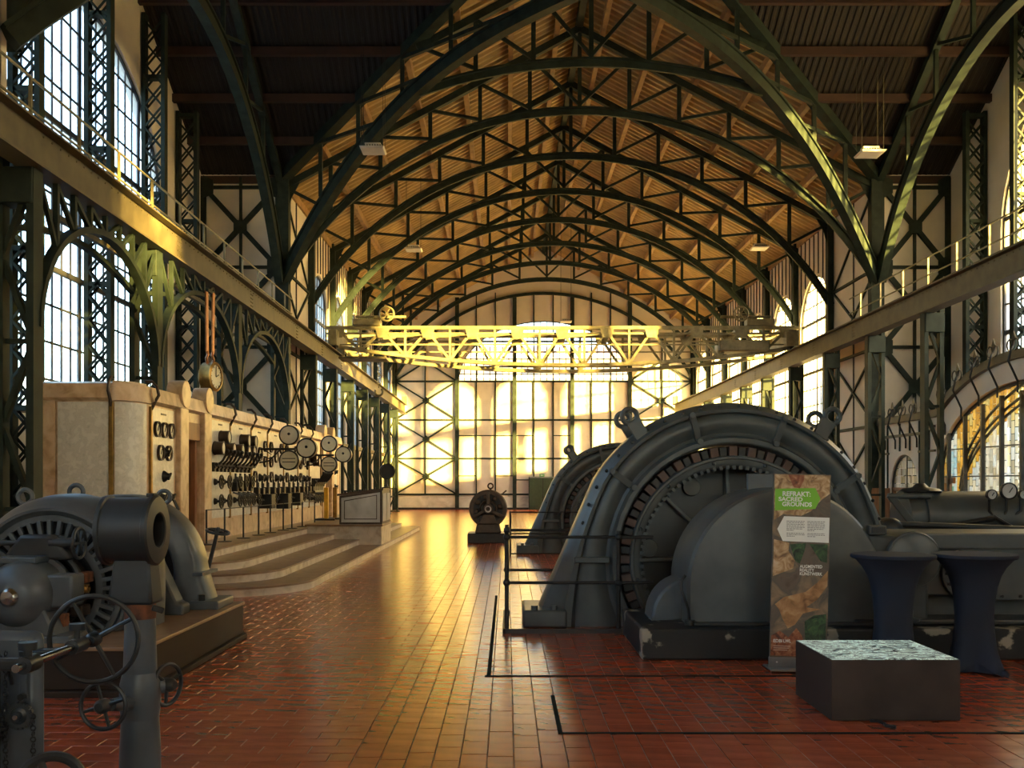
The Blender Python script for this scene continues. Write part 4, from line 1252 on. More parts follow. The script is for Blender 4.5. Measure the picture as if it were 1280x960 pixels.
def converter():
    CX, CZ, PZ = -3.89, .75, .38
    th = thing('rotary_converter', 'grey rotary converter with slotted ring and rounded casings on a brown plinth', 'machine', (CX, 9, 0))
    MB().box(-5.6, -2.80, 7.5, 10.36, .05, PZ).build('plinth', M['brown'], th, smooth=False, bevel=.012)
    MB().box(-5.63, -2.765, 7.46, 10.395, 0, .05).build('plinth_skirting', M['brown'], th, smooth=False, bevel=.008)
    MB().box(-5.62, -2.79, 7.48, 10.37, PZ - .025, PZ + .005).build('plinth_rim', M['tread'], th, smooth=False, bevel=.006)
    # front ring
    prof = [(0, .75), (0, .06), (.25, .02), (.30, .0), (.42, .0), (.55, .06), (.75, .12), (.92, .22), (1, .36), (1, .52), (.9, .66), (.6, .76), (.2, .8)]
    casing(MB(), CX, 8.28, CZ, .60, .80, prof, radians(15), .80, -.36, 44).build('front_casing', M['grey2'], th, angle=50)
    MB().lathe((CX, 8.30, CZ), (0, 1, 0), [(.57, .06), (.57, 0), (.62, 0), (.62, .06)], 64).lathe((CX, 8.30, CZ), (0, 1, 0), [(.40, .1), (.40, -.02), (.46, -.02), (.46, .06)], 64).build('slot_ring', M['grey2'], th)
    MB().lathe((CX, 8.42, CZ), (0, 1, 0), [(.001, 0), (.6, 0)], 40).build('rotor_disc', M['iron'], th)
    bar = MB().box(-.018, .018, -.02, .04, .45, .58).build('slot_bar', M['grey2'], None, smooth=False, bevel=.006)
    for k in range(40):
        b = bar if k == 0 else bar.copy()
        if k: COL.objects.link(b)
        b.parent = th; b.location = (0, 8.30 - 9, CZ); b.rotation_euler = (0, 2 * pi * k / 40, 0)
    # bearing with shiny cap, brush ring, pedestal
    MB().lathe((CX, 7.62, CZ), (0, 1, 0), [(.001, 0), (.12, 0), (.17, .03), (.24, .09), (.27, .16), (.27, .4), (.30, .42), (.30, .48), (.22, .5)], 32).build('bearing_drum', M['grey2'], th)
    MB().lathe((CX, 7.60, CZ), (0, 1, 0), [(.001, -.02), (.05, -.015), (.075, .01), (.08, .03)], 20).build('shaft_end', M['shiny'], th)
    MB().prism([(CX - .34, 7.72, PZ), (CX + .34, 7.72, PZ), (CX + .22, 7.72, CZ - .1), (CX - .22, 7.72, CZ - .1)], (0, .34, 0)).build('bearing_pedestal', M['grey2'], th, bevel=.02)
    MB().box(CX - .42, CX + .45, 7.66, 8.1, PZ, PZ + .06).build('pedestal_foot', M['grey2'], th, smooth=False, bevel=.01)
    MB().torus((CX, 8.12, CZ), (0, 1, 0), .35, .028, 40, 8).build('brush_ring', M['iron'], th)
    for k in range(8):
        a = 2 * pi * k / 8 + .3
        d = V((cos(a), 0, sin(a)))
        c = V((CX, 8.16, CZ)) + d * .36
        MB().box(c.x - .05, c.x + .05, 8.08, 8.26, c.z - .045, c.z + .045).build('brush_holder', M['bronze'] if k % 2 else M['rust'], th, bevel=.012)
    MB().lathe((CX, 8.2, CZ), (0, 1, 0), [(.3, 0), (.3, .2), (.22, .22)], 40).build('commutator', M['bronze'], th)
    MB().box(CX + .20, CX + .42, 7.78, 8.02, CZ - .10, CZ + .16).build('oil_box', M['grey2'], th, bevel=.02)
    MB().box(CX - .22, CX + .12, 7.8, 8.05, CZ + .25, CZ + .30).build('oil_lid', M['grey2'], th, smooth=False, bevel=.01)
    MB().prism([(CX - .28, 8.02, CZ + .26), (CX + .3, 8.02, CZ + .26), (CX + .16, 8.02, CZ + .47), (CX - .12, 8.02, CZ + .47)], (0, .12, 0)).build('rocker_bracket', M['dkgrey'], th, bevel=.03)
    MB().cyl((CX - .6, 8.05, 1.15), (CX + .36, 8.05, 1.15), .022, seg=10).cyl((CX + .12, 8.05, 1.15), (CX + .34, 8.05, 1.15), .04, seg=12).build('rocker_shaft', M['dkgrey'], th)
    hw = MB().torus((CX + .36, 8.05, 1.15), (1, 0, 0), .125, .014, 24, 8)
    for k in range(3): hw.bar((CX + .36, 8.05 - .12 * cos(pi * k / 3), 1.15 - .12 * sin(pi * k / 3)), (CX + .36, 8.05 + .12 * cos(pi * k / 3), 1.15 + .12 * sin(pi * k / 3)), .018)
    hw.build('hand_wheel', M['dkgrey'], th)
    sp = MB()
    for k in range(8): sp.torus((CX + .33 + .012 * k, 8.1, CZ + .02), (1, 0, 0), .03, .006, 10, 5)
    sp.build('spring', M['brass'], th)
    MB().cyl((CX + .05, 8.0, PZ), (CX + .05, 8.0, PZ + .25), .03, seg=8).cyl((CX + .2, 7.95, PZ), (CX + .2, 7.95, PZ + .3), .035, seg=8).box(CX + .14, CX + .3, 7.9, 8.0, PZ + .1, PZ + .2).build('oil_cups', M['rust'], th)
    # middle pedestal
    MB().prism([(CX - .75, 9.3, PZ), (CX + .80, 9.3, PZ), (CX + .80, 9.3, PZ + .1), (CX + .74, 9.3, PZ + .12), (CX + .52, 9.3, .97), (CX - .5, 9.3, .97), (CX - .75, 9.3, PZ + .12)], (0, .22, 0)).build('middle_pedestal', M['grey2'], th, bevel=.02)
    MB().lathe((CX, 9.2, CZ), (0, 1, 0), [(.001, 0), (.28, 0), (.28, .45), (.001, .45)], 24).build('middle_bearing', M['grey2'], th)
    # rear ring with broad feet
    prof = [(0, .5), (0, .03), (.1, .0), (.45, .0), (.6, .03), (.8, .03), (.95, .07), (1, .12), (1, .38), (.9, .46), (.4, .52)]
    casing(MB(), CX, 9.72, CZ - .02, .56, .80, prof, radians(5), .90, -.28, 40).build('rear_casing', M['grey2'], th, angle=50)
    for s in (-1, 1):
        MB().box(CX + s * .9 - .18, CX + s * .9 + .12, 9.68, 10.25, PZ, PZ + .09).build('foot_plate', M['grey2'], th, smooth=False, bevel=.02)
        MB().cyl((CX + s * .84, 9.74, PZ + .09), (CX + s * .84, 9.74, PZ + .15), .035, seg=6).build('anchor_nut', M['iron'], th)
    MB().box(CX + .76, CX + .86, 9.70, 10.22, CZ - .03, CZ + .0).build('split_flange', M['grey2'], th, smooth=False)
    MB().lathe((CX, 9.8, CZ), (0, 1, 0), [(.001, 0), (.54, 0), (.54, .35), (.001, .35)], 32).build('rear_rotor', M['iron'], th)
    lug(th, CX - .43, 8.75, 1.52); lug(th, CX - .15, 9.15, 1.56); lug(th, CX + .38, 9.98, 1.50)
    t2 = thing('black_cap', 'small black cap standing on the corner of the brown plinth', 'cap', (-2.93, 10.2, PZ + .005))
    MB().lathe((-2.93, 10.2, PZ + .005), (0, 0, 1), [(.001, 0), (.05, 0), (.05, .02), (.035, .03), (.035, .07), (.001, .08)], 14).build('cap_body', M['iron'], t2)
converter()

def handwheel(th, c, ax, R, r, spokes=4, hub=.03, m='dkgrey', name='hand_wheel', a0=.3):
    c, ax = V(c), V(ax).normalized()
    u = V((0, 0, 1)); u = (u - ax * u.dot(ax)).normalized(); w_ = ax.cross(u)
    o = MB().torus(c, ax, R, r, 36, 8).build(name, M[m], th)
    sp = MB()
    for k in range(spokes):
        a = a0 + 2 * pi * k / spokes
        d = u * cos(a) + w_ * sin(a)
        sp.tube([c, c + d * R], [r * 1.0, r * .75], 6)
    sp.build('spokes', M[m], o)
    MB().lathe(c, ax, [(.001, -.035), (hub * .6, -.035), (hub, -.02), (hub, .03), (hub * .6, .05), (.001, .05)], 16).build('hub', M[m], o)
    return o
# tilted steering wheel on a stem behind the converter
th = thing('steering_wheel_stand', 'small dark steering wheel on a tilted stem beside the curved steps', 'valve wheel', (-3.68, 11.5, 0))
MB().tube([(-3.68, 11.5, .0), (-3.42, 11.5, 1.05)], [.03, .022], 8).build('stem', M['dkgrey'], th)
MB().lathe((-3.68, 11.5, 0), (0, 0, 1), [(.001, 0), (.09, 0), (.09, .03), (.03, .08)], 14).build('foot', M['dkgrey'], th)
handwheel(th, (-3.41, 11.5, 1.07), (.2, -.12, 1), .13, .016, 4, .03)

# ------------------------------------------------------------------ foreground: pipe column with a bell drum
def bell():
    x, y = -1.88, 5.0
    th = thing('bell_column', 'grey pipe column topped by a black drum with a round mouth, two small hand wheels', 'column', (x, y, 0))
    MB().lathe((x, y, 0), (0, 0, 1), [(.001, 0), (.16, 0), (.16, .03), (.105, .06), (.10, .3), (.085, .6), (.075, .98)], 28).build('pipe', M['grey2'], th)
    MB().lathe((x, y, .955), (0, 0, 1), [(.078, 0), (.079, .03), (.077, .08)], 28).build('rust_collar', M['rust'], th)
    MB().hexa([(x - .14, y - .085, 1.03), (x + .09, y - .085, 1.03), (x + .09, y + .085, 1.03), (x - .14, y + .085, 1.03), (x - .11, y - .07, 1.27), (x + .07, y - .07, 1.27), (x + .07, y + .07, 1.27), (x - .11, y + .07, 1.27)]).build('neck', M['dkgrey'], th, bevel=.015)
    MB().bar((x + .09, y - .08, 1.02), (x + .14, y - .06, 1.0), .03).build('neck_bolt', M['iron'], th, bevel=.005)
    c = V((x - .02, y, 1.405))
    MB().lathe(c, (1, 0, 0), [(.001, -.155), (.165, -.155), (.178, -.15), (.178, -.13), (.168, -.125), (.168, .08), (.18, .085), (.18, .105), (.17, .115), (.095, .12), (.088, .115), (.085, -.08), (.001, -.08)], 44).build('drum', M['dkgrey'], th)
    MB().lathe(c, (1, 0, 0), [(.084, .10), (.084, -.07), (.001, -.07)], 32).build('drum_mouth', M['iron'], th)
    MB().box(c.x + .06, c.x + .1, y - .03, y + .03, c.z + .17, c.z + .19).build('drum_clip', M['dkgrey'], th, bevel=.005)
    MB().lathe((x, y, .56), (0, 0, 1), [(.092, -.12), (.10, -.06), (.102, 0), (.10, .06), (.086, .12)], 24).build('valve_body', M['grey2'], th)
    MB().cyl((x, y, .53), (x - .06, y - .22, .56), .045, .03, 14).build('front_spindle', M['grey2'], th)
    handwheel(th, (x - .09, y - .24, .56), (-.05, -1, .05), .112, .011, 4, .035)
    MB().cyl((x, y, .60), (x + .10, y + .06, .6), .055, .04, 14).build('side_spindle', M['grey2'], th)
    handwheel(th, (x + .115, y + .07, .60), (.93, -.36, 0), .105, .011, 3, .035, a0=.9)
bell()

# ------------------------------------------------------------------ foreground left: chain driven valve gear
def gear():
    th = thing('valve_gear', 'grey chain-driven gear cabinet with sprockets and a large spoked wheel at the left edge', 'machine', (-2.35, 4.5, 0))
    MB().box(-3.0, -2.085, 4.35, 4.43, 0, .985).build('cabinet', M['grey2'], th, bevel=.04)
    MB().box(-2.17, -2.135, 4.335, 4.35, .68, .95).build('hinge_plate', M['grey2'], th, bevel=.008)
    for z in (.70, .93): MB().cyl((-2.15, 4.34, z), (-2.15, 4.31, z), .016, seg=6).build('bolt', M['iron'], th)
    MB().box(-2.17, -2.0, 4.33, 4.40, .875, .905).build('bracket_arm', M['dkgrey'], th, bevel=.008)
    X, Z = -1.965, .905
    # shaft towards the camera with bearing and oil cup, and the large wheel
    MB().cyl((X, 4.66, Z), (X + .0, 3.9, Z - .0), .017, seg=12).build('shaft', M['shiny'], th)
    MB().cyl((X, 4.52, Z), (X, 4.40, Z), .034, seg=14).cyl((X, 4.46, Z), (X, 4.46, Z + .07), .014, seg=8).cyl((X, 4.46, Z + .07), (X, 4.46, Z + .10), .035, seg=14).build('shaft_bearing', M['dkgrey'], th)
    MB().cyl((X, 4.06, Z), (X, 3.96, Z), .036, seg=14).cyl((X, 4.0, Z), (X, 4.0, Z + .06), .018, seg=8).cyl((X, 4.0, Z + .06), (X, 4.0, Z + .09), .037, seg=14).build('end_bearing', M['dkgrey'], th)
    MB().box(-2.4, X, 4.0, 4.05, Z - .03, Z + .02).build('bearing_arm', M['dkgrey'], th, bevel=.01)
    handwheel(th, (X, 4.64, Z), (.08, -1, .0), .205, .0125, 4, .035, name='large_wheel', a0=.5)
    # sprockets and chain on the cabinet front
    def sprocket(x, z, y, r, n, nm):
        o = MB().lathe((x, y, z), (0, -1, 0), [(.001, .04), (r * .3, .04), (r * .32, .02), (r * .6, .012), (r * .62, .02), (r * .86, .02), (r * .86, 0), (.001, 0)], 28).build(nm, M['dkgrey'], th)
        t = MB()
        for k in range(n):
            a = 2 * pi * k / n; d = V((cos(a), 0, sin(a)))
            t.bar(V((x, y - .01, z)) + d * r * .82, V((x, y - .01, z)) + d * r, .014, .018, up=(0, 1, 0))
        t.build('teeth', M['dkgrey'], o)
        MB().cyl((x, y + .1, z), (x, y - .05, z), r * .18, seg=12).build('axle', M['shiny'], o)
        return o
    sprocket(-2.135, .63, 4.28, .062, 18, 'small_sprocket')
    sprocket(-2.31, .60, 4.26, .12, 30, 'large_sprocket')
    sprocket(-2.33, .80, 4.20, .11, 26, 'upper_sprocket')
    ch = MB()
    for s, zt in ((-1, .92), (1, .63)):
        z = .1
        while z < zt:
            ch.torus((-2.135 + s * .060, 4.27, z), (1, 0, 0) if int(z * 1000) % 50 < 25 else (0, 1, 0), .011, .004, 8, 4); z += .025
    o = ch.build('chain', M['iron'], th); o['kind'] = 'stuff'
    MB().box(-2.215, -2.2, 4.2, 4.24, .2, .9).build('upright_rail', M['iron'], th, smooth=False)
    MB().tube([(-2.4, 4.2, .98), (-2.24, 4.24, .94), (-2.19, 4.28, .84), (-2.18, 4.3, .76)], .008, 6).build('cable', M['iron'], th)
    MB().lathe((-2.5, 4.25, .45), (0, -1, 0), [(.001, .1), (.06, .1), (.16, .05), (.2, 0)], 24).build('gear_cover', M['dkgrey'], th)
    MB().cyl((-2.24, 4.2, .3), (-2.6, 4.2, .3), .05, seg=14).build('lower_shaft', M['rust'], th)
    MB().box(-2.5, -2.22, 4.1, 4.3, .0, .22).build('pump_block', M['dkgrey'], th, bevel=.03)
gear()
def low_wheels():
    th = thing('low_valve_stand', 'dark low valve stand with two hand wheels at the bottom left edge', 'valve wheel', (-1.95, 4.1, 0))
    MB().cyl((-1.97, 4.15, 0), (-1.97, 4.15, .36), .05, .04, 14).build('stem', M['dkgrey'], th)
    MB().lathe((-1.97, 4.15, 0), (0, 0, 1), [(.001, 0), (.12, 0), (.12, .02), (.05, .05)], 16).build('foot', M['dkgrey'], th)
    handwheel(th, (-1.93, 4.12, .36), (.45, -.85, .25), .13, .022, 4, .04)
    handwheel(th, (-1.80, 4.12, .32), (.2, -.3, 1), .07, .012, 4, .03)
    MB().cyl((-1.97, 4.15, .3), (-1.8, 4.12, .31), .025, seg=10).build('branch', M['dkgrey'], th)
    handwheel(th, (-2.12, 4.0, .345), (.1, -.2, 1), .14, .018, 4, .04)
low_wheels()

# ------------------------------------------------------------------ the two big ring generators
def generator(cx, cy, label):
    Z = .77
    th = thing('generator', label, 'generator', (cx, cy, 0), 'large ring generators')
    prof_r = [(1.31, .92), (1.31, .05), (1.325, .01), (1.34, .0), (1.385, .0), (1.40, .03), (1.415, .09), (1.45, .11), (1.49, .08), (1.54, .055), (1.60, .055), (1.65, .075), (1.67, .10), (1.685, .055), (1.72, .05), (1.735, .09), (1.755, .14), (1.80, .22), (1.81, .30), (1.81, .60), (1.80, .68), (1.74, .78), (1.68, .84), (1.5, .90)]
    prof = [((r - 1.31) / .5, y) for r, y in prof_r]
    casing(MB(), cx, cy, Z, 1.31, 1.81, prof, radians(30), 2.28, -.74, 72, 10).build('casing', M['grey'], th, angle=32)
    for deg in (34, 70, 106, 144):
        a = radians(deg); d = V((cos(a), 0, sin(a))); t = V((-sin(a), 0, cos(a)))
        c = V((cx, cy, Z))
        mb = MB()
        q = [(1.385, -.01), (1.43, .055), (1.52, .03), (1.62, .03), (1.69, .02), (1.72, .0)]
        mb.sweep([c + d * r + V((0, y, 0)) for r, y in q], [(-.035, -.02), (.035, -.02), (.035, .05), (-.035, .05)], A=t)
        mb.build('strap', M['grey'], th)
        for r, y in ((1.40, .0), (1.71, .02)): MB().cyl(c + d * r + V((0, y, 0)), c + d * r + V((0, y - .035, 0)), .035, seg=6).build('nut', M['grey'], th, smooth=False)
    bl = MB()
    for k in range(-2, 27):
        a = radians(8 + k * 7.2)
        if 0 < a < pi: bl.sphere((cx + 1.76 * cos(a), cy + .13, Z + 1.76 * sin(a)), .022, 8, 5)
    o = bl.build('flange_bolts', M['dkgrey'], th); o['kind'] = 'stuff'
    for s in (-1, 1):
        MB().box(cx + s * 2.15 - .25, cx + s * 2.15 + .25, cy - .04, cy + .96, 0, .20).build('foot', M['grey'], th, bevel=.025)
        for dx in (-.12, .1): MB().cyl((cx + s * 2.15 + dx, cy + .0, .20), (cx + s * 2.15 + dx, cy + .0, .25), .04, seg=6).build('anchor_nut', M['grey'], th, smooth=False)
        for y0 in (-.012,):
            MB().box(cx + s * 1.62 - .20, cx + s * 1.62 + .2, cy - .03, cy + .1, Z - .035, Z + .03).build('split_flange', M['grey'], th, smooth=False, bevel=.01)
        for y in (.15, .78):
            a = radians(90 + s * 36)
            p = V((cx + 1.93 * cos(a) * 1.03, cy + y, Z + 1.97 * sin(a) * 1.03))
            base = V((cx + 1.70 * cos(a), cy + y, Z + 1.70 * sin(a)))
            mb = MB().torus(p, (0, 1, 0), .085, .03, 22, 8)
            dr = V((cos(a), 0, sin(a))); mb.bar(p - dr * .07, base, .16, .07, up=(0, 1, 0))
            mb.build('lifting_eye', M['grey'], th)
    # pole coils round the rotor
    c0 = MB().box(-.048, .048, .03, .30, 1.175, 1.295).build('coil', M['coil'], None, bevel=.01)
    c1 = MB().box(-.042, .042, .06, .30, 1.18, 1.285).build('coil', M['coil2'], None, bevel=.01)
    for k in range(72):
        src = (c0, c1)[k % 2]
        o = src if k < 2 else src.copy()
        if k >= 2: COL.objects.link(o)
        o.parent = th; o.location = (0, 0, Z); o.rotation_euler = (0, 2 * pi * k / 72, 0)
    MB().lathe((cx, cy, Z), (0, 1, 0), [(1.05, .25), (1.05, .02), (1.07, -.01), (1.10, -.02), (1.14, -.02), (1.15, -.04), (1.175, -.04), (1.185, .0), (1.185, .25)], 90).build('rotor_rim', M['grey'], th)
    MB().lathe((cx, cy, Z), (0, 1, 0), [(1.30, .32), (1.18, .32)], 90).build('core_back', M['iron'], th)
    t = MB()
    for k in range(88):
        a = 2 * pi * k / 88; d = V((cos(a), 0, sin(a)))
        t.bar(V((cx, cy + .03, Z)) + d * 1.075, V((cx, cy + .03, Z)) + d * 1.03, .038, .09, up=(0, 1, 0))
    o = t.build('gear_teeth', M['grey'], th, smooth=False); o['kind'] = 'stuff'
    for k in range(12):
        a = 2 * pi * (k + .4) / 12
        MB().sphere((cx + 1.12 * cos(a), cy - .02, Z + 1.12 * sin(a)), .024, 8, 5).build('rim_bolt', M['grey'], th)
    MB().lathe((cx, cy, Z), (0, 1, 0), [(.3, .2), (.34, .36), (1.06, .40), (1.06, .46), (.001, .46)], 64).build('rotor_web', M['dkgrey'], th)
    for k in range(8):
        a = 2 * pi * k / 8 + .02; d = V((cos(a), 0, sin(a)))
        MB().bar(V((cx, cy + .28, Z)) + d * .28, V((cx, cy + .33, Z)) + d * 1.05, .045, .16, up=(0, 1, 0)).build('spoke', M['grey'], th, smooth=False, bevel=.01)
    MB().lathe((cx, cy, Z), (0, 1, 0), [(.001, .0), (.16, .0), (.18, .1), (.3, .14), (.32, .4)], 32).build('hub', M['grey'], th)
    for k in range(4):
        a = radians(117 + 56 * k); c = V((cx + .93 * cos(a), cy, Z + .93 * sin(a)))
        MB().lathe(c, (0, 1, 0), [(.001, .30), (.10, .30), (.105, .31), (.105, .42)], 24).build('web_cover', M['grey'], th)
    return th
generator(2.58, 11.1, 'largest grey ring generator with toothed rotor, behind the banner and black base')
generator(2.62, 22.5, 'second grey ring generator farther back, half hidden behind the largest one')

# end coil of a third machine behind the second generator
th = thing('ribbed_coil_machine', 'small machine with pale curved coil ribs behind the second generator', 'machine', (2.0, 32.0, 0))
MB().box(1.2, 3.2, 31.6, 33.0, 0, .35).build('base', M['dkgrey'], th, bevel=.02)
MB().lathe((2.3, 32.6, .8), (1, 0, 0), [(.001, -.2), (.55, -.2), (.6, 0), (.6, .5), (.001, .5)], 32).build('drum', M['dkgrey'], th)
for k in range(5): MB().torus((1.95 - .11 * k, 32.0, .72), (1, -.35, 0), .62 - .075 * k, .03, 32, 8, radians(-100), radians(120)).build('coil_rib', M['skirt'], th)

# ------------------------------------------------------------------ compressor engine with crank guard on the chipped black base
def engine():
    th = thing('compressor_engine', 'grey compressor engine with a round-topped crank guard on a chipped black base', 'machine', (4.5, 9.6, 0))
    BZ = .29
    mb = MB(); mb.box(1.25, 9.2, 9.05, 10.55, 0, BZ); mb.build('base', M['black'], th, smooth=False, bevel=.02)
    # guard: round over, upright below
    cx, cz, r = 2.66, .66, .94
    def gout(rr): return [(cx + rr, BZ)] + [(cx + rr * cos(pi * i / 36), cz + rr * sin(pi * i / 36)) for i in range(37)] + [(cx - rr, BZ)]
    vs, fs = [], []
    rings = [(r - .09, 9.30), (r - .03, 9.315), (r - .005, 9.35), (r, 9.40), (r, 10.25), (r - .02, 10.3)]
    for rr, y in rings: vs += [(a, y, b) for a, b in gout(rr)]
    n = len(gout(1))
    for k in range(len(rings) - 1):
        for i in range(n - 1): fs.append((k * n + i, k * n + i + 1, (k + 1) * n + i + 1, (k + 1) * n + i))
    fs += [tuple(range(n)), tuple(range(5 * n, 6 * n))]
    MB().add(vs, fs).build('crank_guard', M['grey'], th, angle=25)
    MB().box(cx - r + .05, cx + r - .05, 9.22, 10.4, BZ, BZ + .035).build('guard_sill', M['dkgrey'], th, smooth=False, bevel=.01)
    MB().box(2.44, 3.0, 9.9, 9.96, 1.3, 1.74).build('oil_board', M['grey2'], th, smooth=False, bevel=.01)
    # small hood and hose at the left of the guard
    MB().prism([(1.42, 9.6, BZ)] + [(1.80 - .38 * cos(pi / 2 * k / 10), 9.6, BZ + .42 * sin(pi / 2 * k / 10)) for k in range(11)] + [(1.80, 9.6, BZ)], (0, .5, 0)).build('hood', M['grey2'], th, bevel=.03)
    MB().tube([(1.74, 9.3, .32), (1.72, 9.28, .45), (1.66, 9.28, .62), (1.66, 9.3, .72), (1.70, 9.32, .76)], .014, 8).build('drain_pipe', M['dkgrey'], th)
    MB().cyl((1.74, 9.3, BZ), (1.74, 9.3, BZ + .05), .05, seg=14).build('drain_flange', M['dkgrey'], th)
    # frame to the right
    yf = 9.35
    MB().prism([(3.3, yf, BZ), (4.04, yf, BZ), (4.04, yf, 1.02), (3.95, yf, 1.12), (3.3, yf, 1.17)], (0, .9, 0)).build('bearing_frame', M['grey'], th, bevel=.03)
    MB().lathe((3.86, 9.25, .92), (0, 1, 0), [(.001, -.02), (.20, -.02), (.24, 0), (.25, .04), (.25, .8), (.001, .85)], 36).build('crank_bearing', M['grey'], th, angle=30)
    MB().torus((3.86, 9.27, .92), (0, 1, 0), .25, .015, 36, 6).build('bearing_lip', M['grey'], th)
    MB().box(3.45, 3.62, 9.3, 9.4, 1.15, 1.24).build('inspection_frame', M['grey'], th, smooth=False, bevel=.015)
    MB().box(3.47, 3.60, 9.29, 9.31, 1.17, 1.225).build('inspection_lid', M['dkgrey'], th, smooth=False)
    MB().box(3.95, 9.0, 9.42, 10.3, 1.0, 1.16).build('upper_beam', M['grey'], th, smooth=False, bevel=.02)
    MB().box(5.40, 5.50, 9.40, 9.45, 1.0, 1.2).build('beam_stop', M['grey'], th, smooth=False, bevel=.01)
    MB().box(3.95, 9.0, 9.48, 10.3, .55, 1.0).build('bed', M['grey'], th, smooth=False, bevel=.02)
    MB().box(4.04, 9.0, 9.62, 10.3, BZ, .55).build('bed_foot', M['grey'], th, smooth=False, bevel=.02)
    MB().box(3.3, 9.0, 9.25, 10.4, BZ, BZ + .06).build('bed_sill', M['dkgrey'], th, smooth=False, bevel=.02)
    zc, zr = .76, .25
    poly = [(9.0, .51), (4.46, .51)] + [(4.46 - zr * sin(pi * k / 14), zc - zr * cos(pi * k / 14)) for k in range(1, 14)] + [(4.46, 1.01), (9.0, 1.01)]
    MB().prism([(a, 9.44, b) for a, b in poly], (0, .05, 0)).build('cover_plate', M['grey'], th, bevel=.008)
    bl = [(4.46 - .21 * sin(a), zc - .21 * cos(a)) for a in (.1, .6, 1.1, 1.6, 2.1)] + [(4.6 + .18 * k, .55) for k in range(12)]
    for a, b in bl: MB().cyl((a, 9.44, b), (a, 9.42, b), .016, seg=6).build('cover_bolt', M['iron'], th, smooth=False)
    MB().box(5.15, 5.55, 9.43, 9.45, .72, .86).build('name_plate', M['dkgrey'], th, smooth=False, bevel=.004)
    MB().lathe((3.72, 9.2, BZ + .06), (0, 0, 1), [(.001, 0), (.16, 0), (.16, .02), (.10, .03), (.10, .10), (.08, .12), (.001, .12)], 20).build('oil_pot', M['dkgrey'], th)
    # crosshead guides and cylinders behind
    MB().cyl((5.0, 12.4, 1.18), (9.5, 12.4, 1.18), .36, seg=40).build('cylinder', M['grey'], th, angle=30)
    for x in (5.2, 7.0, 8.4): MB().cyl((x, 12.4, 1.18), (x + .10, 12.4, 1.18), .40, seg=40).build('cylinder_flange', M['grey'], th, angle=30)
    MB().box(5.2, 9.5, 11.8, 13.0, 0, .86).build('cylinder_saddle', M['grey'], th, bevel=.03)
    MB().box(3.9, 6.4, 11.5, 11.7, 1.02, 1.12).build('guide_bar', M['grey'], th, bevel=.02)
    MB().cyl((4.2, 11.3, 1.18), (6.2, 11.3, 1.1), .035, seg=10).build('push_rod', M['dkgrey'], th)
    MB().lathe((4.45, 11.3, 1.1), (0, -1, 0), [(.001, .1), (.05, .1), (.12, .05), (.14, 0), (.14, -.2)], 20).build('eccentric', M['dkgrey'], th)
    MB().bar((5.05, 12.0, 1.05), (4.70, 12.0, 1.50), .05, .09).build('lever_arm', M['grey'], th, bevel=.008)
    MB().cyl((4.68, 12.0, 1.48), (5.2, 12.0, 1.48), .035, seg=10).build('lever_rod', M['grey'], th)
    for x in (5.25, 7.2): MB().lathe((x, 12.4, 1.52), (0, 0, 1), [(.24, 0), (.26, .02), (.22, .05), (.1, .07), (.05, .12), (.001, .12)], 20).build('valve_bonnet', M['dkgrey'], th)
    MB().tube([(5.3, 11.9, 1.1), (5.9, 11.8, 1.22), (6.1, 11.8, 1.1), (6.15, 11.8, .9)], .035, 8).build('oil_pipe', M['iron'], th)
    # three gauges on stems
    for x, z, r in ((5.95, 1.5, .065), (6.16, 1.545, .105), (6.34, 1.5, .06)):
        MB().tube([(x, 12.05, z - .02), (x, 12.05, 1.3), (6.1, 12.1, 1.12)], .018, 8).build('gauge_stem', M['iron'], th)
        g = MB().lathe((x, 12.0, z), (0, -1, 0), [(.001, -.03), (r * .95, -.03), (r, .0), (r, .03), (r * .85, .035), (r * .84, .02)], 24).build('pressure_gauge', M['iron'], th)
        MB().lathe((x, 12.0, z), (0, -1, 0), [(.001, .022), (r * .86, .022)], 24).build('gauge_face', M['skirt'], g)
        MB().bar((x, 11.975, z - r * .2), (x + r * .4, 11.975, z + r * .4), .01, .004, up=(0, 1, 0)).build('needle', M['iron'], g)
engine()

# ------------------------------------------------------------------ railing round the generator pit
def railing():
    th = thing('pit_railing', 'black pipe railing with kerb round the left foot of the largest generator', 'railing', (0, 10.7, 0))
    yN, yF = 10.7, 12.25
    P4 = [(-.005, yN), (1.22, yN), (-.005, yF)]
    for x, y in P4:
        MB().cyl((x, y, 0), (x, y, 1.12), .024, seg=12).build('post', M['iron'], th)
        for z in (1.05, .55, .02): MB().sphere((x, y, z), .042, 12, 8).build('ball_joint', M['iron'], th)
    for z in (1.05, .55):
        MB().cyl((0, yN, z), (1.6, yN, z), .017, seg=10).build('rail', M['iron'], th)
        MB().cyl((0, yN, z), (0, yF, z), .017, seg=10).build('rail', M['iron'], th)
        MB().cyl((0, yF, z), (.9, yF, z), .017, seg=10).build('rail', M['iron'], th)
    MB().box(-.05, 1.26, yN - .05, yN - .02, 0, .05).build('kerb', M['iron'], th, smooth=False)
    MB().box(-.05, -.02, yN - .05, yF, 0, .05).build('kerb', M['iron'], th, smooth=False)
    MB().lathe((0, yN, 1.10), (0, 0, 1), [(.024, 0), (.035, .02), (.02, .06), (.001, .07)], 12).build('finial', M['iron'], th)
    t2 = thing('far_railing', 'thin black pipe railing beside the second generator', 'railing', (.07, 21.9, 0))
    for x in (.07, 2.4):
        MB().cyl((x, 21.9, 0), (x, 21.9, 1.0), .024, seg=10).build('post', M['iron'], t2)
    for z in (.98, .5, .05): MB().cyl((.07, 21.9, z), (2.6, 21.9, z), .016, seg=8).build('rail', M['iron'], t2)
railing()

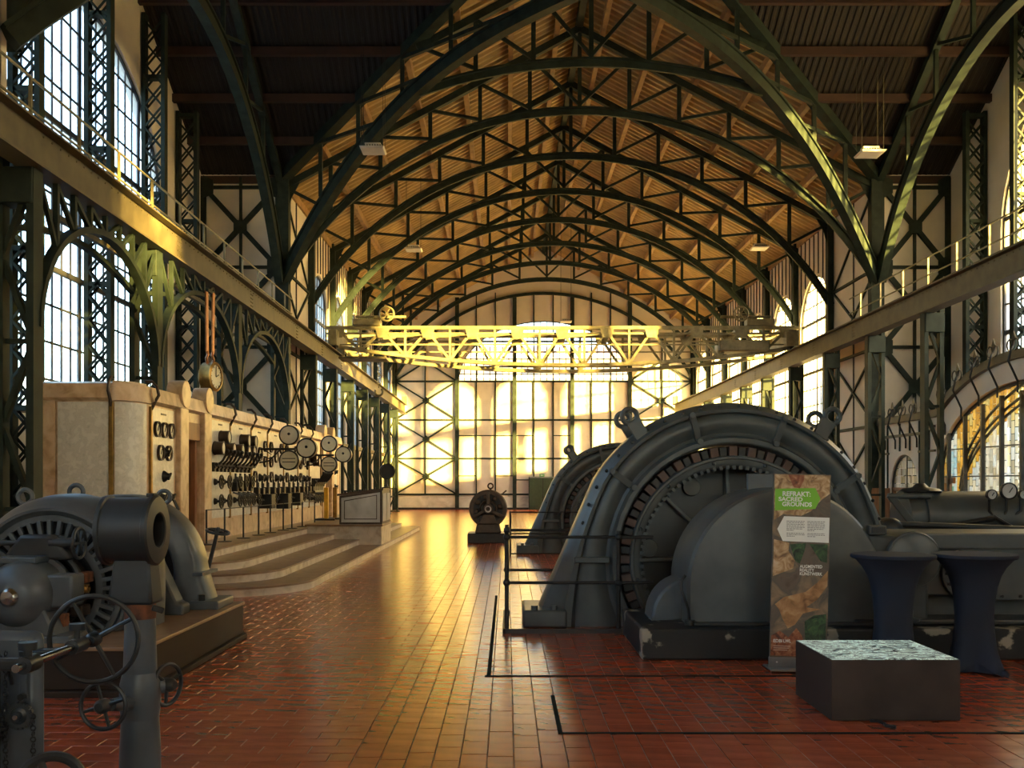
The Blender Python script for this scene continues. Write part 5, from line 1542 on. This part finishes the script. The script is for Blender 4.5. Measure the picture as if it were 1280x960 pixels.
# ------------------------------------------------------------------ small motor in mid hall
def motor():
    x, y = -.52, 26.5
    th = thing('small_motor', 'small dark electric motor on a low plinth in the middle of the hall', 'motor', (x, y, 0))
    MB().box(x - .56, x + .56, y - .1, y + 1.1, 0, .27).build('plinth', M['iron'], th, smooth=False, bevel=.02)
    MB().hexa([(x - .36, y, .27), (x + .36, y, .27), (x + .36, y + .9, .27), (x - .36, y + .9, .27), (x - .30, y, .52), (x + .30, y, .52), (x + .30, y + .9, .52), (x - .30, y + .9, .52)]).build('bed', M['bronze'], th, bevel=.02)
    cz = .93
    MB().lathe((x, y + .05, cz), (0, 1, 0), [(.40, 0), (.49, .0), (.52, .04), (.52, .7), (.48, .75), (.001, .78)], 40).build('frame', M['bronze'], th)
    MB().lathe((x, y + .05, cz), (0, 1, 0), [(.001, .2), (.42, .2)], 32).build('back_shadow_disc', M['iron'], th)
    for k in range(8):
        a = 2 * pi * k / 8 + .2; d = V((cos(a), 0, sin(a)))
        MB().box(x + d.x * .33 - .06, x + d.x * .33 + .06, y + .05, y + .2, cz + d.z * .33 - .06, cz + d.z * .33 + .06).build('field_coil', M['bronze'], th, bevel=.02)
    MB().torus((x, y + .02, cz), (0, 1, 0), .22, .03, 28, 8).build('brush_ring', M['bronze'], th)
    MB().lathe((x, y - .12, cz), (0, 1, 0), [(.001, .0), (.05, .0), (.06, .02), (.11, .02), (.13, .06), (.13, .3)], 24).build('bearing', M['bronze'], th)
    MB().torus((x, y - .11, cz), (0, 1, 0), .075, .018, 20, 6).build('bearing_ring', M['skirt'], th)
    for a in (-.5, -2.64, 1.57):
        MB().bar((x + .1 * cos(a), y - .02, cz + .1 * sin(a)), (x + .48 * cos(a), y, cz + .48 * sin(a)), .09, .06, up=(0, 1, 0)).build('end_arm', M['bronze'], th, bevel=.01)
    MB().prism([(x - .26, y - .05, .52), (x + .26, y - .05, .52), (x + .14, y - .05, .78), (x - .14, y - .05, .78)], (0, .12, 0)).build('bearing_bracket', M['bronze'], th, bevel=.02)
    lug(th, x + .06, y + .4, 1.55, .07, .022, (0, 1, 0), 'bronze')
    MB().bar((x + .38, y + .2, cz + .4), (x + .5, y + .2, cz + .5), .04).build('terminal', M['bronze'], th)
motor()

# ------------------------------------------------------------------ green door with exit sign in the far wall
gd = struct(MB().box(1.35, 3.0, YG - .5, YG - .13, 0, 1.92).build('door_2', M['green'], smooth=False))
MB().box(1.30, 1.36, YG - .52, YG - .13, 0, 2.0).build('door_frame', M['iron'], gd, smooth=False); MB().box(1.3, 3.05, YG - .52, YG - .13, 1.92, 2.0).build('door_frame', M['alu'], gd, smooth=False)
MB().box(2.14, 2.18, YG - .51, YG - .49, .05, 1.9).build('door_seam', M['iron'], gd, smooth=False)
th = thing('exit_sign', 'small green and white exit sign over the green door', 'sign', (2.1, YG - .52, 2.0))
MB().box(1.95, 2.25, YG - .54, YG - .50, 2.0, 2.16).build('sign_box', mat('sign_green', (.1, .45, .12), .5), th, smooth=False)
MB().prism([(2.0, YG - .542, 2.08), (2.06, YG - .542, 2.13), (2.06, YG - .542, 2.1), (2.19, YG - .542, 2.1), (2.19, YG - .542, 2.06), (2.06, YG - .542, 2.06), (2.06, YG - .542, 2.03)], (0, -.004, 0)).build('arrow', M['white'], th, smooth=False)

# ------------------------------------------------------------------ banner board
def text(s, x0, x1, zb, h, y, m, parent, weight=.0, name='lettering'):
    """flat lettering in the x-z plane facing the camera, fitted to x0..x1, cap height h, baseline zb"""
    cu = bpy.data.curves.new('text', 'FONT'); cu.body = s; cu.size = 1; cu.offset = weight; cu.extrude = .0
    to = bpy.data.objects.new('text', cu)
    me = to.to_mesh()
    vs = [v.co.copy() for v in me.vertices]; fs = [tuple(p.vertices) for p in me.polygons]
    to.to_mesh_clear()
    bpy.data.objects.remove(to); bpy.data.curves.remove(cu)
    a, b = min(v.x for v in vs), max(v.x for v in vs)
    c, d = min(v.y for v in vs), max(v.y for v in vs)
    o = MB().add([(x0 + (v.x - a) / (b - a) * (x1 - x0), y, zb + (v.y - c) / (d - c) * h) for v in vs], fs)
    ob = o.build(name, m, parent, smooth=False)
    return ob
def banner():
    S = 142.4; Y = 8.57
    th = thing('banner_stand', 'tall photo banner stand with green title arrow beside the crank guard', 'banner', (2.565, Y, 0))
    ox, oz = 960.5, 838.0
    bx = lambda px: 2.30 + (px - ox) / S      # pixels along the untilted board to metres
    bz = lambda py: (oz - py) / S
    def u(px, py): return bx(px - 6 * (oz - py) / 244)
    gp = lambda pts, d: [(u(px, py), Y - .016 - d, bz(py)) for px, py in pts]
    x0, x1 = bx(960.5), bx(1031.5)
    MB().box(x0, x1, Y - .015, Y + .015, bz(823), bz(594)).build('board', ramp_mat('banner_rock_print', [(.25, (.05, .035, .025)), (.42, (.13, .095, .07)), (.5, (.10, .085, .065)), (.6, (.20, .14, .09)), (.75, (.36, .24, .14))], 5, .5, dist=1.0), th, smooth=False)
    MB().box(x0 - .005, x1 + .005, Y - .02, Y + .02, bz(838), bz(823)).build('metal_foot', M['alu'], th, smooth=False, bevel=.006)
    MB().box(x0 - .02, x1 + .02, Y - .14, Y + .14, 0, .015).build('foot_plate', M['alu'], th, smooth=False, bevel=.004)
    MB().cyl((x0 + .06, Y - .02, bz(829)), (x0 + .06, Y - .026, bz(829)), .008, seg=10).build('screw', M['white'], th)
    def patch(name, pts, d, stops, sc, dist=1.2):
        MB().prism(gp(pts, d), (0, -.0012, 0)).build(name, ramp_mat('print_' + name, stops, sc, .5, dist=dist), th, smooth=False)
    rock = [(.3, (.12, .06, .03)), (.48, (.38, .22, .10)), (.6, (.55, .38, .22)), (.75, (.62, .50, .36))]
    redr = [(.3, (.06, .02, .012)), (.45, (.22, .06, .025)), (.6, (.34, .13, .06)), (.75, (.5, .3, .18))]
    grn = [(.3, (.008, .014, .008)), (.5, (.03, .07, .03)), (.62, (.05, .12, .04)), (.75, (.14, .10, .04))]
    patch('upper_rock_print', [(967, 595), (1036, 595), (1035.5, 618), (1026, 625), (1012, 640), (1000, 646), (978, 644), (966, 652)], 0, rock, 14)
    patch('red_rock_print', [(984, 595), (1004, 595), (1003, 603), (998, 612), (990, 610)], .001, redr, 14)
    patch('left_rock_print', [(966, 676), (985, 680), (984, 690), (992, 702), (990, 712), (964.5, 722)], 0, rock, 10)
    patch('green_glass_print', [(986, 682), (1006, 680), (1004, 690), (998, 706), (992, 702)], 0, grn, 14)
    patch('green_glass_print', [(1010, 681), (1033, 681), (1032, 704), (1024, 702)], 0, grn, 14)
    patch('stone_print', [(967, 757), (978, 748), (1005, 741), (1020, 729), (1033, 714), (1032.5, 733), (1020, 750), (1006, 760), (1024, 762), (1002, 768), (992, 782), (983, 787), (977, 776), (972, 763)], .001, [(.3, (.16, .075, .03)), (.5, (.36, .18, .07)), (.62, (.45, .26, .12)), (.75, (.5, .36, .2))], 12, .6)
    patch('green_stone_print', [(1004, 778), (1016, 770), (1031, 768), (1030, 812), (1005, 806)], 0, grn, 16)
    patch('red_gravel_print', [(961.5, 821), (962.5, 796), (973, 790), (984, 798), (994, 786), (1001, 796), (1004, 808), (1029, 814), (1028.5, 822)], 0, redr, 18)
    MB().prism(gp([(967.4, 613), (1017.5, 611), (1023.8, 624), (1017.5, 637), (967, 640)], .002), (0, -.0012, 0)).build('green_arrow', mat('print_green', (.19, .50, .035), .55, var=.02), th, smooth=False)
    MB().prism(gp([(978.5, 647), (1035.2, 647.6), (1034.2, 679), (976.8, 678), (970, 663)], .002), (0, -.0012, 0)).build('white_arrow', M['white'], th, smooth=False)
    yt = Y - .016 - .0042
    for s, a, b, c, h, wt in (('REFRAKT:', 976.5, 1011.5, 622, 6.2, .03), ('SACRED', 971.5, 1001.5, 628.2, 5.4, .03), ('GROUNDS', 976, 1013, 634.5, 5.6, .03),):
        text(s, u(a, c), u(b, c), bz(c), h / S, yt, M['white'], th, wt)
    yt2 = Y - .016 - .0025
    for s, a, b, c, h in (('AUGMENTED', 998, 1026, 711, 4), ('REALITY', 998, 1016, 715.6, 4), ('KUNSTWERK', 998, 1026, 720.2, 4), ('EDBI', 965, 976, 804.6, 4), ('LWL', 977.5, 987, 804.6, 4)):
        text(s, u(a, c), u(b, c), bz(c), h / S, yt2, M['white'], th, .02)
    lines = mat('print_grey', (.22, .22, .21), .6, var=.02)
    for col, (a, b) in enumerate(((981.5, 1004), (1007.5, 1029.5))):
        for k, (py, w_) in enumerate(((652.5, 1), (654.4, .95), (656.3, 1), (658.2, .98), (660.1, 1), (662, .9), (663.9, .4), (667.5, .98), (669.4, 1), (671.3, .45))):
            if col and k in (4, 5, 6): py -= 0
            q = MB(); 
            xs = a
            random.seed(k + col * 20)
            while xs < a + (b - a) * w_:      # word-like dashes of a text too small to read
                e = min(xs + random.uniform(1.5, 4), a + (b - a) * w_)
                q.prism(gp([(xs, py), (e, py), (e, py + .8), (xs, py + .8)], .0035), (0, -.0004, 0)); xs = e + .6
            o = q.build('small_print', lines, th, smooth=False); o['kind'] = 'stuff'
    q = MB()
    for py in (808.5, 811, 813.5): q.prism(gp([(965, py), (965 + 22 - (py - 808) * .8, py), (965 + 22 - (py - 808) * .8, py + 1), (965, py + 1)], .002), (0, -.0005, 0))
    o = q.build('small_print', mat('print_pink', (.55, .38, .28), .6, var=.02), th, smooth=False); o['kind'] = 'stuff'
    th.rotation_euler = (0, radians(1.4), 0)
    th.location.z = .009
banner()

# ------------------------------------------------------------------ light table box
def light_table():
    x0, x1, y0, y1, z = 2.24, 3.13, 6.74, 7.58, .43
    th = thing('display_box', 'low dark brown display box with a black and mint map on top', 'display', ((x0 + x1) / 2, (y0 + y1) / 2, 0))
    MB().box(x0, x1, y0, y1, .004, z - .006).build('body', M['boxbrown'], th, smooth=False, bevel=.004)
    st = [(.30, (.3, .42, .36)), (.40, (.012, .014, .02)), (.465, (.015, .017, .024)), (.475, (.42, .56, .48)), (.54, (.58, .72, .62)), (.55, (.02, .022, .03)), (.585, (.02, .022, .03)), (.60, (.55, .7, .6)), (.66, (.6, .72, .65)), (.68, (.03, .03, .04))]
    MB().box(x0 + .006, x1 - .006, y0 + .006, y1 - .006, z - .012, z - .004).build('map_top', ramp_mat('mint_map_screen', st, 4.2, .35, detail=5, dist=3.2, emit=.4, stretch=(1.0, 2.0, 1)), th, smooth=False)
light_table()
cable = MB().tube([(2.50, 6.715, .012), (2.53, 6.68, .02), (2.56, 6.62, .014), (2.55, 6.58, .012), (2.60, 6.53, .012)], .012, 6).build('cable', M['iron'])
tag(cable, 'short black cable end on the floor before the display box', 'cable')

# ------------------------------------------------------------------ standing tables in stretch covers
def table(x, y, label, rot):
    th = thing('standing_table', label, 'table', (x, y, 0), 'cloth covered standing tables')
    prof = [(.245, 0), (.235, .02), (.205, .12), (.18, .24), (.168, .38), (.165, .50), (.172, .62), (.19, .74), (.22, .84), (.265, .92), (.315, .975), (.345, 1.0)]
    n = 48; vs = []; fs = []
    for r, z in prof:
        k = max(0, 1 - z / .6)
        for i in range(n):
            a = 2 * pi * i / n + rot
            q = 1 + .26 * k * k * cos(4 * (a - rot)) + .05 * (1 - abs(z - .45)) * cos(4 * (a - rot))
            zz = z + (0 if z > .001 else max(0, .05 * (1 - cos(4 * (a - rot)))))
            vs.append((x + r * q * cos(a), y + r * q * sin(a), zz))
    for j in range(len(prof) - 1):
        for i in range(n): fs.append((j * n + i, j * n + (i + 1) % n, (j + 1) * n + (i + 1) % n, (j + 1) * n + i))
    MB().add(vs, fs).build('cover', M['navy'], th, angle=60)
    MB().lathe((x, y, 1.0), (0, 0, 1), [(.340, -.012), (.352, 0), (.352, .018), (.345, .026), (.001, .028)], 56).build('top', M['navy'], th)
    for i in range(4):
        a = rot + pi / 2 * i
        MB().lathe((x + .30 * cos(a), y + .30 * sin(a), 0), (0, 0, 1), [(.001, 0), (.03, 0), (.035, .02), (.02, .05)], 10).build('foot', M['navy'], th)
table(3.36, 8.5, 'navy cloth standing table directly behind the display box', .5)
table(4.09, 8.55, 'navy cloth standing table nearest to the right picture edge', .45)

# ------------------------------------------------------------------ building seen through the far arched window
def outside():
    th = thing('outside_building', 'pale building with rows of windows outside behind the far arched window', 'building', (2, 84, -1))
    wl = MB().box(-16, 20, 84, 94, -1, 12.3).build('wall', mat('outside_render', (.15, .13, .125), .8, var=.05), th, smooth=False)
    MB().box(-16.4, 20.4, 83.7, 94.3, 12.3, 12.7).build('cornice', M['skirt'], th, smooth=False)
    MB().box(-16.2, 20.2, 83.85, 84, 10.6, 10.85).build('string_course', M['plaster'], th, smooth=False)
    MB().prism([(-16.4, 83.7, 12.7), (-16.4, 94.3, 12.7), (-16.4, 89, 14.0)], (36.8, 0, 0)).build('roof', mat('outside_roof', (.22, .13, .10), .8), th, smooth=False)
    for k in range(11):
        x = -14 + k * 3.2
        for z in (4.5, 8.2, 11.0):
            h = 1.9 if z < 10 else .9
            MB().box(x - .7, x + .7, 83.93, 84.0, z, z + h).build('window', M['muntin'], th, smooth=False)
outside()
